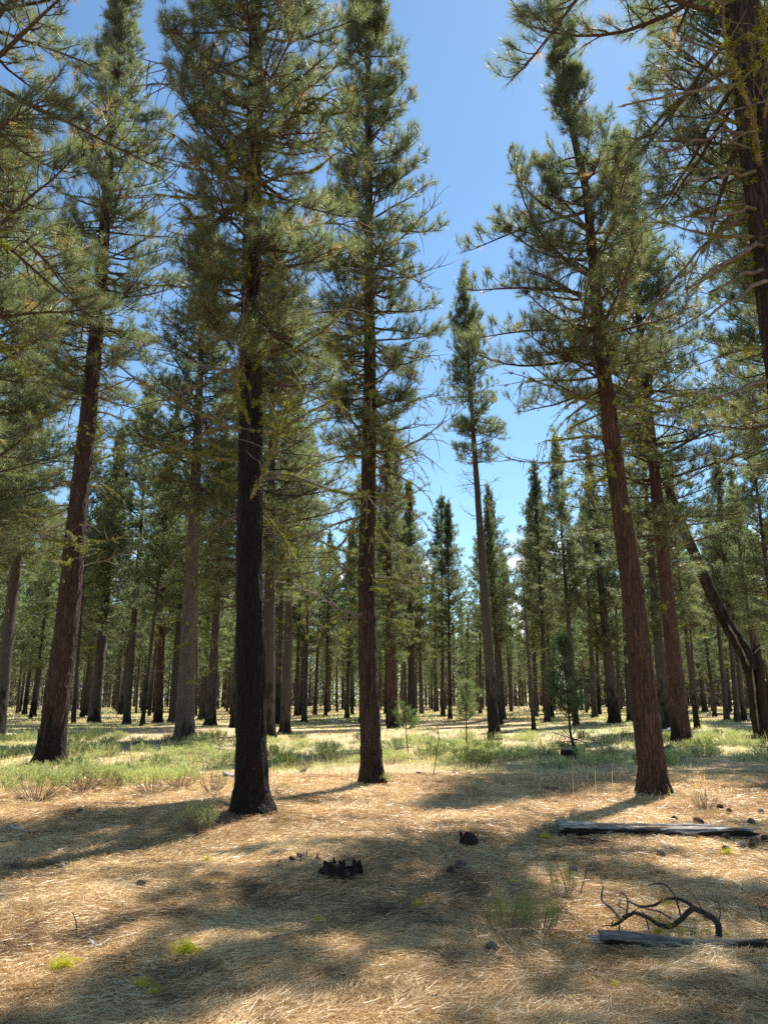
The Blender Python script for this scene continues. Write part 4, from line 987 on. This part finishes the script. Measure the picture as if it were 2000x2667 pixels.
def curvy(pts_px, Y0, lifts, r0, r1, n=26, sides=8, seed=0, amp=0.1):
    """a curved limb given by photo pixels with a depth each"""
    P = [at_y(px, py, Yy) for (px, py), Yy in zip(pts_px, Y0)]
    return tube(dense(P, n), np.linspace(r0, r1, n), sides, True, noisy(seed, amp))
A_ = ground(1572, 2462); yl = A_[1]
LB2 = lay_log((1570, 2466), (1985, 2478), 0.040, 0.034, M['log_bark'], 'thin bark covered log at lower right with an arching forked branch', 12, name='forked_branch', cat='branch', jag=0.8, sides=14)
inv = LB2.matrix_basis.inverted()
def part_world(name, vf, mat, root):
    mb = MB(); v, f = vf; im = np.array(root.matrix_basis.inverted()); v = v @ im[:3, :3].T + im[:3, 3]; mb.add(v, f, True); return link(name, mb.mesh(name, mat), root)
limbs = [
 ([(1872, 2440), (1868, 2405), (1850, 2388), (1812, 2368), (1795, 2372), (1772, 2395), (1745, 2412), (1715, 2408), (1690, 2392), (1655, 2378), (1635, 2385), (1612, 2402), (1592, 2412)], 0.023, 0.010, 0.15),
 ([(1812, 2368), (1788, 2350), (1760, 2340), (1728, 2345), (1700, 2358), (1665, 2360), (1636, 2347)], 0.015, 0.006, 0.25),
 ([(1760, 2340), (1750, 2322), (1730, 2304), (1705, 2301), (1688, 2308)], 0.008, 0.004, 0.35),
 ([(1760, 2342), (1768, 2370), (1772, 2392)], 0.007, 0.006, 0.2),
 ([(1618, 2400), (1596, 2370), (1570, 2349), (1566, 2335), (1570, 2306)], 0.012, 0.006, 0.1),
 ([(1629, 2384), (1634, 2360), (1630, 2335), (1618, 2325)], 0.008, 0.005, 0.2),
 ([(1690, 2425), (1682, 2395), (1668, 2368)], 0.006, 0.003, 0.05),
 ([(1745, 2392), (1720, 2376), (1690, 2368), (1665, 2364)], 0.006, 0.003, 0.3)]
for q, (pp, r0, r1, dy) in enumerate(limbs):
    n_ = len(pp); ys = [yl + 0.02 + dy * (k / max(1, n_ - 1)) + (0.35 * k / (n_ - 1) if q == 0 else 0.2) for k in range(n_)]
    if q == 0: ys = [yl + 0.02 + 0.30 * k / (n_ - 1) for k in range(n_)]
    part_world('limb' if q < 2 else 'twig', curvy(pp, ys, None, r0, r1, 40 if q < 2 else 18, 9 if q < 2 else 6, q, 0.14), M['darkbark'] if q != 4 else M['log_bark'], LB2)
rt = np.random.default_rng(14)
base_l = limbs[0][0]
for q in range(16):
    (ax, ay) = base_l[int(rt.integers(1, len(base_l)))]; dx, dy = rt.normal(-12, 26), rt.normal(-14, 22); yy = yl + rt.uniform(0.05, 0.4)
    part_world('twig', curvy([(ax, ay), (ax + dx * .5 + rt.normal(0, 5), ay + dy * .5 + rt.normal(0, 5)), (ax + dx * 1.3, ay + dy * 1.3)], [yl + 0.15, yy, yy + 0.08], None, 0.0055, 0.002, 12, 5, q, 0.15), M['darkbark'], LB2)
lm = MB(); rl = np.random.default_rng(4)
for (px, py, dy, n_) in [(1724, 2350, .25, 3), (1842, 2392, .1, 3), (1735, 2410, .15, 3), (1705, 2425, .05, 4), (1703, 2390, .15, 1), (1810, 2460, -.03, 2), (1945, 2447, .05, 3), (1832, 2424, .05, 2), (1795, 2424, .05, 2), (1770, 2424, .05, 2), (1600, 2395, .1, 1), (1880, 2430, 0.05, 2)]:
    P = at_y(px, py, yl + dy); lichen_on(rl, np.array([P, P + np.array([0.05, 0, 0])]), 25 * n_, 0.025, lm)
v_all = np.array(LB2.matrix_basis.inverted()); lm.v = [vv @ v_all[:3, :3].T.astype(np.float32) + v_all[:3, 3].astype(np.float32) for vv in lm.v]
lo = link('lichen', lm.mesh('lichen', M['lichen']), LB2); lo['kind'] = 'stuff'
mb = MB()
for k in range(10):
    a = k * 0.63; mb.add(*tube([(-0.02, math.cos(a) * 0.028, math.sin(a) * 0.028), (-0.07 - U(0, .04), math.cos(a) * 0.03, math.sin(a) * 0.03)], [0.012, 0.002], 4, False))
link('splintered_end', mb.mesh('splintered_end', M['silver']), LB2)

def jag_stump(px, py, wpx, hpx, label, seed, group=None, mat=None, name='charred_stump', spikes=9, ring=1.0, core=0.3):
    b = ground(px, py); k = b[1] / F_PX; W, Hh = wpx * k / 2, hpx * k; r = np.random.default_rng(seed); mb = MB()
    # a hollow, broken ring of charred slabs round a low core
    for q in range(spikes):
        a = q / spikes * 6.28 + r.normal(0, 0.2); ca, sa = math.cos(a), math.sin(a); c = np.array([ca * W * r.uniform(.6, .95), sa * W * 0.55 * ring * r.uniform(.6, 1.0), 0])
        hw = W * r.uniform(0.14, 0.30); th_ = W * r.uniform(0.05, 0.12); top = Hh * r.uniform(0.25, 1.0) ** 1.2; nc_ = 6
        tw = r.normal(0, 0.5); tx, ty = -math.sin(a + tw), math.cos(a + tw); nx_, ny_ = math.cos(a + tw), math.sin(a + tw); lean = r.normal(0, 0.12, 2)
        V = []
        for k_ in range(nc_):
            u = -1 + 2 * k_ / (nc_ - 1); hh_ = top * (1 - 0.35 * abs(u)) * r.uniform(0.7, 1.1)
            for sgn in (-1, 1):
                for zz, ww in ((-0.05, 1.2), (hh_ * 0.5, 1.0), (hh_, 0.6)):
                    bump_ = th_ * (1 - 0.5 * u * u) * r.uniform(0.7, 1.3) * ww
                    V.append([c[0] + tx * u * hw * ww + nx_ * bump_ * sgn + lean[0] * zz, c[1] + ty * u * hw * ww + ny_ * bump_ * sgn + lean[1] * zz, zz])
        idx = lambda k_, sd, lv: k_ * 6 + sd * 3 + lv
        Fc = []
        for k_ in range(nc_ - 1):
            for sd in (0, 1):
                for lv in (0, 1):
                    p_ = [idx(k_, sd, lv), idx(k_ + 1, sd, lv), idx(k_ + 1, sd, lv + 1), idx(k_, sd, lv + 1)]; Fc += [[p_[0], p_[1], p_[2]], [p_[0], p_[2], p_[3]]]
            Fc += [[idx(k_, 0, 2), idx(k_ + 1, 0, 2), idx(k_ + 1, 1, 2)], [idx(k_, 0, 2), idx(k_ + 1, 1, 2), idx(k_, 1, 2)]]
        for k_ in (0, nc_ - 1):
            for lv in (0, 1): Fc += [[idx(k_, 0, lv), idx(k_, 1, lv), idx(k_, 1, lv + 1)], [idx(k_, 0, lv), idx(k_, 1, lv + 1), idx(k_, 0, lv + 1)]]
        mb.add(V, Fc, False)
    mb.add(*tube(dense([(0, 0, -0.05), (0, 0, Hh * core * 0.4), (W * 0.1, 0, Hh * core)], 5), W * np.array([.85, .8, .75, .66, .4]), 9, True, noisy(seed, 0.3)), True)
    o = link(name, mb.mesh(name, mat or M['charwood']), None, b, (0, 0, 0)); return tagp(o, label, 'stump', group)
jag_stump(1222, 2204, 48, 44, 'small black burnt stump standing on the needles near the centre', 31, spikes=14, core=0.7)
jag_stump(888, 2282, 108, 46, 'low ring of jagged charred wood, remains of a burnt stump', 32, name='burnt_stump_ring', spikes=22, ring=1.5)
jag_stump(765, 2245, 40, 28, 'short broken brown stub left of the jagged charred ring', 33, name='stump_fragment', spikes=4)
jag_stump(785, 2236, 28, 30, 'upright black stub just behind the broken brown one', 34, name='stump_fragment', spikes=3)
jag_stump(829, 2243, 24, 26, 'double pointed charred stub behind the jagged ring', 35, name='stump_fragment', spikes=3)
jag_stump(1183, 2014, 14, 16, 'tiny grey weathered stump in the stubble right of the centre pine', 36, mat=M['log_grey'], spikes=5)
def cut_stump(px, py, wpx, hpx, label, seed):
    b = ground(px, py); k = b[1] / F_PX; W, Hh = wpx * k / 2, hpx * k
    root = empty('cut_stump', b, label, 'stump')
    mb = MB(); mb.add(*tube([(0, 0, -0.1), (0, 0, 0.03), (0, 0, Hh * 0.5), (0, 0, Hh)], np.array([1.2, 1.12, 1, 0.97]) * W, 18, False, noisy(seed, 0.10)), True); link('bark', mb.mesh('bark', M['charwood']), root)
    mb = MB(); mb.add(*tube([(0, 0, Hh - 0.02), (0, 0, Hh + 0.006)], [W * 0.9, W * 0.88], 18, True, noisy(seed, 0.08))); link('cut_face', mb.mesh('cut_face', M['log_grey']), root)
cut_stump(1012, 1972, 26, 22, 'low dark cut stump beside the foot of the centre pine', 5)
cut_stump(1484, 1976, 42, 22, 'low dark stump under the dense young pine', 6)
cut_stump(331, 1861, 12, 9, 'little round stump far off right of the dark pine pair', 7)
# distant and small logs
GL = 'pale logs lying on the distant floor'
lay_log((520, 1970), (571, 1973), 0.045, 0.04, M['silver'], 'pale straight stick log in the green band left of the blackened trunk', 41, n=16, sides=8)
lay_log((853, 1883), (900, 1883), 0.09, 0.08, M['silver'], 'pale log in the meadow left of the centre pine', 42, group=GL, n=16, sides=8)
lay_log((255, 1872), (290, 1873), 0.10, 0.09, M['silver'], 'left one of the two pale logs behind the big left pine', 43, group=GL, n=16, sides=8)
lay_log((318, 1874), (352, 1878), 0.09, 0.08, M['log_grey'], 'right one of the two pale logs behind the big left pine', 44, group=GL, n=16, sides=8)
lay_log((1100, 1848), (1128, 1849), 0.10, 0.09, M['silver'], 'small pale log far behind the pale young pine', 45, group=GL, n=16, sides=8)
lay_log((582, 2026), (622, 2026), 0.055, 0.05, M['log'], 'short dark slab behind the left side of the blackened trunk', 46, n=16, sides=8)
lay_log((1033, 1977), (1100, 1982), 0.028, 0.016, M['silver'], 'thin pale stick on the stubble right of the centre pine', 47, name='stick', cat='stick', n=14, sides=6)
lay_log((1722, 1914), (1745, 1904), 0.10, 0.08, M['silver'], 'white curved log end by the black trunk at right', 48, n=14, sides=8)
lay_log((1085, 2018), (1130, 2020), 0.024, 0.014, M['dead'], 'grey twig on the stubble below the spindly sapling', 49, name='stick', cat='stick', n=14, sides=6)
lay_log((1942, 2040), (1998, 2044), 0.03, 0.02, M['silver'], 'pale thin log at the right edge before the green band', 50, n=14, sides=8)

STK = [ # pixels, radius, label, material
 ([(22, 2156), (45, 2164), (75, 2172)], 0.018, 'grey thick stick end in the shade at the left edge', 'silver'),
 ([(75, 2172), (130, 2170), (185, 2168), (228, 2149)], 0.009, 'long dark crooked stick in the left shade', 'charwood'),
 ([(1508, 2188), (1545, 2196), (1588, 2198)], 0.017, 'dark knobbly stick in front of the long charred log', 'charwood'),
 ([(1718, 2198), (1740, 2210), (1762, 2220)], 0.011, 'pale forked stick in front of the long charred log', 'silver'),
 ([(1345, 2178), (1385, 2180), (1435, 2192)], 0.009, 'dark stick left of the charred log end', 'charwood'),
 ([(1382, 2148), (1400, 2170), (1412, 2184)], 0.006, 'thin leaning twig left of the charred log end', 'charwood'),
 ([(1300, 2318), (1335, 2312), (1362, 2312)], 0.009, 'lichen spotted stick in the central shade', 'dead'),
 ([(1435, 2372), (1470, 2384), (1500, 2396), (1523, 2410)], 0.007, 'forked dark twig left of the arching branch', 'charwood'),
 ([(1436, 2376), (1452, 2374), (1480, 2372), (1505, 2380)], 0.005, 'thinner dark twig crossing the forked one', 'charwood'),
 ([(1764, 2271), (1790, 2272), (1800, 2268)], 0.006, 'small dark twig in the sun at right', 'charwood'),
 ([(1855, 2338), (1868, 2355), (1876, 2368)], 0.008, 'short dark twig standing behind the arching branch', 'charwood'),
 ([(1470, 2386), (1487, 2362), (1494, 2344)], 0.006, 'upright stub twig beside the forked dark twig', 'charwood'),
 ([(330, 2614), (370, 2580), (420, 2600), (470, 2602), (482, 2578)], 0.007, 'curved lichen covered stick at the bottom left', 'dead'),
 ([(160, 2520), (200, 2521), (255, 2515), (300, 2495)], 0.005, 'fine dark twig beside the yellow lichen clump at left', 'charwood'),
 ([(470, 2500), (440, 2520), (400, 2535)], 0.005, 'fine twig beside the big green lichen clump', 'charwood'),
 ([(1150, 2645), (1200, 2625), (1250, 2630)], 0.006, 'dim lichen stick along the bottom edge right of centre', 'dead'),
 ([(1905, 2300), (1925, 2320), (1945, 2310)], 0.006, 'thin curled twig at the right edge in dappled sun', 'charwood'),
 ([(600, 2255), (570, 2258), (500, 2258)], 0.004, 'thin twig with lichen left of the charred ring', 'dead'),
 ([(232, 2460), (255, 2475), (290, 2450)], 0.014, 'flat pale weathered wood piece in the left litter', 'silver')]
rk = np.random.default_rng(12)
for q, (pp, rr0, lab, mt) in enumerate(STK):
    G0 = [ground(*p) for p in pp]; b = G0[0].copy(); P = [g - b + np.array([0, 0, rr0 * 0.8 + 0.012]) for g in G0]
    mb = MB(); Q = dense(P, 16); Q[:, 2] += rk.normal(0, 0.003, 16); mb.add(*tube(Q, np.linspace(rr0, rr0 * 0.5, 16), 7, True, noisy(q, 0.2)), True)
    for k in range(2):
        i0 = int(rk.integers(4, 13)); mb.add(*tube([Q[i0], Q[i0] + np.array([rk.normal(0, 0.04), rk.normal(0, 0.04), rk.uniform(0.01, 0.05)])], [rr0 * 0.5, 0.0015], 4, False))
    tagp(link('stick', mb.mesh('stick', M[mt]), None, b), lab, 'stick')
# standing thin twigs
for (x0, y0), (x1, y1), lab in [((196, 2440), (190, 2378), 'thin dark twig standing upright in the left sunlight'), ((1505, 2335), (1530, 2260), 'dark reddish twig leaning right behind the seedlings'),
                                ((1990, 2408), (1972, 2352), 'thin dark twig standing at the right edge'), ((712, 2078), (730, 2030), 'fine bare twig leaning beside the blackened trunk foot'), ((1480, 2330), (1440, 2230), 'pale stalk leaning left in the dappled right litter')]:
    b = ground(x0, y0); T = at_y(x1, y1, b[1]) - b; mb = MB(); mb.add(*tube(dense([(0, 0, -0.03), T * 0.5 + np.array([0.01, 0.02, 0]), T], 12), np.linspace(0.005, 0.0025, 12), 6, True, noisy(2, 0.15)), True)
    tagp(link('twig', mb.mesh('twig', M['charwood']), None, b), lab, 'twig')
# lichen clumps
for px, py, sz, lab in [(485, 2492, 0.085, 'large yellow green lichen clump on the litter at left'), (160, 2535, 0.075, 'bright yellow lichen clump with a little tail at lower left'), (200, 2516, 0.03, 'small yellow lichen bit beside the bright clump'),
                        (829, 2408, 0.04, 'small round lichen tuft on the sunlit litter left of centre'), (1087, 2365, 0.045, 'dim lichen tuft in the central shade'), (540, 2248, 0.05, 'flat pale green lichen patch left of the charred ring'),
                        (370, 2582, 0.05, 'lichen clump on the curved stick at the bottom'), (400, 2600, 0.04, 'second lichen clump along the curved stick at the bottom'), (1418, 2188, 0.06, 'dark green lichen clump on the stick left of the log'),
                        (1895, 2230, 0.06, 'yellow lichen on a bark piece at the right'), (1602, 2580, 0.035, 'tiny lichen fleck on the shaded litter at lower right'), (1335, 2306, 0.035, 'lichen bit on the spotted stick')]:
    b = ground(px, py); r = np.random.default_rng(int(px)); mb = MB()
    for k in range(int(26 + sz * 700)):
        n_ = 24; c = r.normal(0, 1, 3) * np.array([sz, sz * 0.6, 0]) * 0.45; c[2] = abs(r.normal(0.0, sz * 0.4)) + 0.02; dr = r.normal(0, 1, (n_, 3)); dr[:, 2] = np.abs(dr[:, 2])
        v, f = slivers(c + r.normal(0, sz * 0.12, (n_, 3)), dr, sz * 0.2 * r.uniform(0.5, 1.2, n_), sz * 0.045, r); mb.add(v, f, False, 0, np.repeat(np.clip(r.uniform(0.35, 1) + r.normal(0, 0.1, n_), 0, 1), 3))
    tagp(link('lichen_clump', mb.mesh('lichen_clump', M['lichen_bright']), None, b), lab, 'lichen', 'fallen lichen tufts')

# ------------------------------------------------------------------ pine cones
def cone_mesh(seed):
    r = np.random.default_rng(seed); mb = MB(); mb.add(*tube(dense([(0, 0, -0.03), (0, 0, 0), (0, 0, 0.05)], 6), [0.012, 0.022, 0.024, 0.02, 0.014, 0.006], 7, True), True)
    for k in range(90):
        t = k / 90; z = -0.03 + 0.085 * t; a = k * 2.39996; R0 = 0.036 * math.sin(PI * (0.18 + 0.78 * t)) ** 0.7 + 0.006
        c, s = math.cos(a), math.sin(a); e = np.array([c, s, 0.15 + 0.5 * t]); sd = np.array([-s, c, 0]) * 0.011
        b0 = np.array([c * 0.014, s * 0.014, z - 0.004]); tip = np.array([c, s, 0]) * R0 + np.array([0, 0, z + 0.006]); 
        v = np.array([b0 - sd * .4, b0 + sd * .4, tip + sd, tip - sd, tip + e * 0.009, tip - np.array([0, 0, 0.006])]); f = [[0, 1, 2], [0, 2, 3], [3, 2, 4], [0, 5, 1], [1, 5, 2], [0, 3, 5], [5, 4, 2], [5, 3, 4]]
        mb.add(v, f, False, 0, np.array([.1, .1, .8, .8, 1, .5]))
    return mb.mesh('pine_cone', M['cone'])
M['cone'] = leaf_mat('pine_cone_scales', [(0.0, (0.04, 0.024, 0.016)), (0.6, (0.15, 0.10, 0.07)), (1.0, (0.34, 0.26, 0.20))], 0.05, 0.6)
CN = [cone_mesh(k) for k in range(3)]
for q, (px, py, lab) in enumerate([(1755, 2140, 'pine cone just behind the middle of the long log'), (1812, 2147, 'left cone of the touching pair behind the log'), (1826, 2150, 'right cone of the touching pair behind the log'),
    (1877, 2110, 'bigger cone farther back right of the orange pine'), (1898, 2118, 'cone next to the bigger farther one'), (1982, 2120, 'cone near the right edge behind the log end'), (1955, 2148, 'flat cone at the tip of the long log'),
    (1894, 2188, 'round cone under the right end of the log'), (1963, 2199, 'dark cone right of the log end'), (1934, 2212, 'open cone in the sun before the log end'), (1958, 2212, 'small reddish cone right of the open one'),
    (1894, 2222, 'cone on the lichened bark piece at right'), (1718, 2236, 'cone alone in dappled light below the log middle'), (1178, 2276, 'pale spiny cone below the black stump'), (1202, 2262, 'dark cone touching the pale spiny one'),
    (1490, 2275, 'cone in the shade behind the seedlings'), (38, 2268, 'cone at the left edge on the ash patch'), (158, 2272, 'cone on the litter near the left edge'), (362, 2316, 'cone half buried in the left sunlit litter'),
    (205, 2120, 'dark cone in the shade left of the bright rabbitbrush'), (662, 2116, 'white tipped cone at the foot of the blackened trunk'), (1285, 2482, 'dark cone beside the wispy seedling stems'), (1990, 2193, 'cone cut by the right edge beyond the log')]):
    b = ground(px, py); r = np.random.default_rng(q); o = link('pine_cone', CN[q % 3], None, b + np.array([0, 0, 0.034]), (r.uniform(1.2, 1.9), r.uniform(-.4, .4), r.random() * 6.28), float(r.uniform(0.85, 1.15)))
    tagp(o, lab, 'pine cone', 'fallen pine cones')
# bark chips and ash flakes scattered in the litter: too many to count
mb = MB(); r = np.random.default_rng(15)
cl = [(370, 2530, 0.16, 60), (230, 2455, 0.10, 25), (560, 2620, 0.2, 20), (1190, 2620, 0.2, 20), (40, 2250, 0.2, 25), (720, 2250, 0.12, 25), (1900, 2232, 0.15, 20), (1650, 2190, 0.3, 30), (1000, 2300, 2.0, 60), (1500, 2250, 2.0, 60), (300, 2350, 2.0, 50), (1650, 2600, 0.7, 30)]
for px, py, sp, k in cl:
    b = ground(px, py)
    for _ in range(k):
        x, y = b[0] + r.normal(0, sp), b[1] + r.normal(0, sp); s = r.uniform(0.008, 0.028); z = h1(x, y) + r.uniform(0.005, 0.035)
        a = np.sort(r.random(6) * 6.28); v = np.stack([np.cos(a) * s * 1.3, np.sin(a) * s, r.normal(0, s * 0.2, 6)], -1); c, sn = math.cos(_), math.sin(_)
        v = v @ np.array([[c, sn, 0], [-sn, c, 0], [0, 0, 1]]) + [x, y, z]; lowv = v - [0, 0, 0.004]
        f = [[0, i, i + 1] for i in range(1, 5)] + [[i, (i + 1) % 6, 6 + i] for i in range(6)] + [[(i + 1) % 6, 6 + (i + 1) % 6, 6 + i] for i in range(6)]
        mb.add(np.vstack([v, lowv]), f, False, 0, r.random())
M['chip'] = leaf_mat('bark_chips', [(0.0, (0.03, 0.02, 0.016)), (0.4, (0.16, 0.075, 0.05)), (0.75, (0.30, 0.25, 0.21)), (1.0, (0.5, 0.47, 0.43))], 0.02, 0.7)
tagp(link('bark_chips', mb.mesh('bark_chips', M['chip'])), 'flakes of bark and grey wood lying in the needle litter', 'bark chips', None, 'stuff')
print('TRIS', sum(len(me.polygons) for me in bpy.data.meshes), 'OBJS', len(bpy.data.objects))
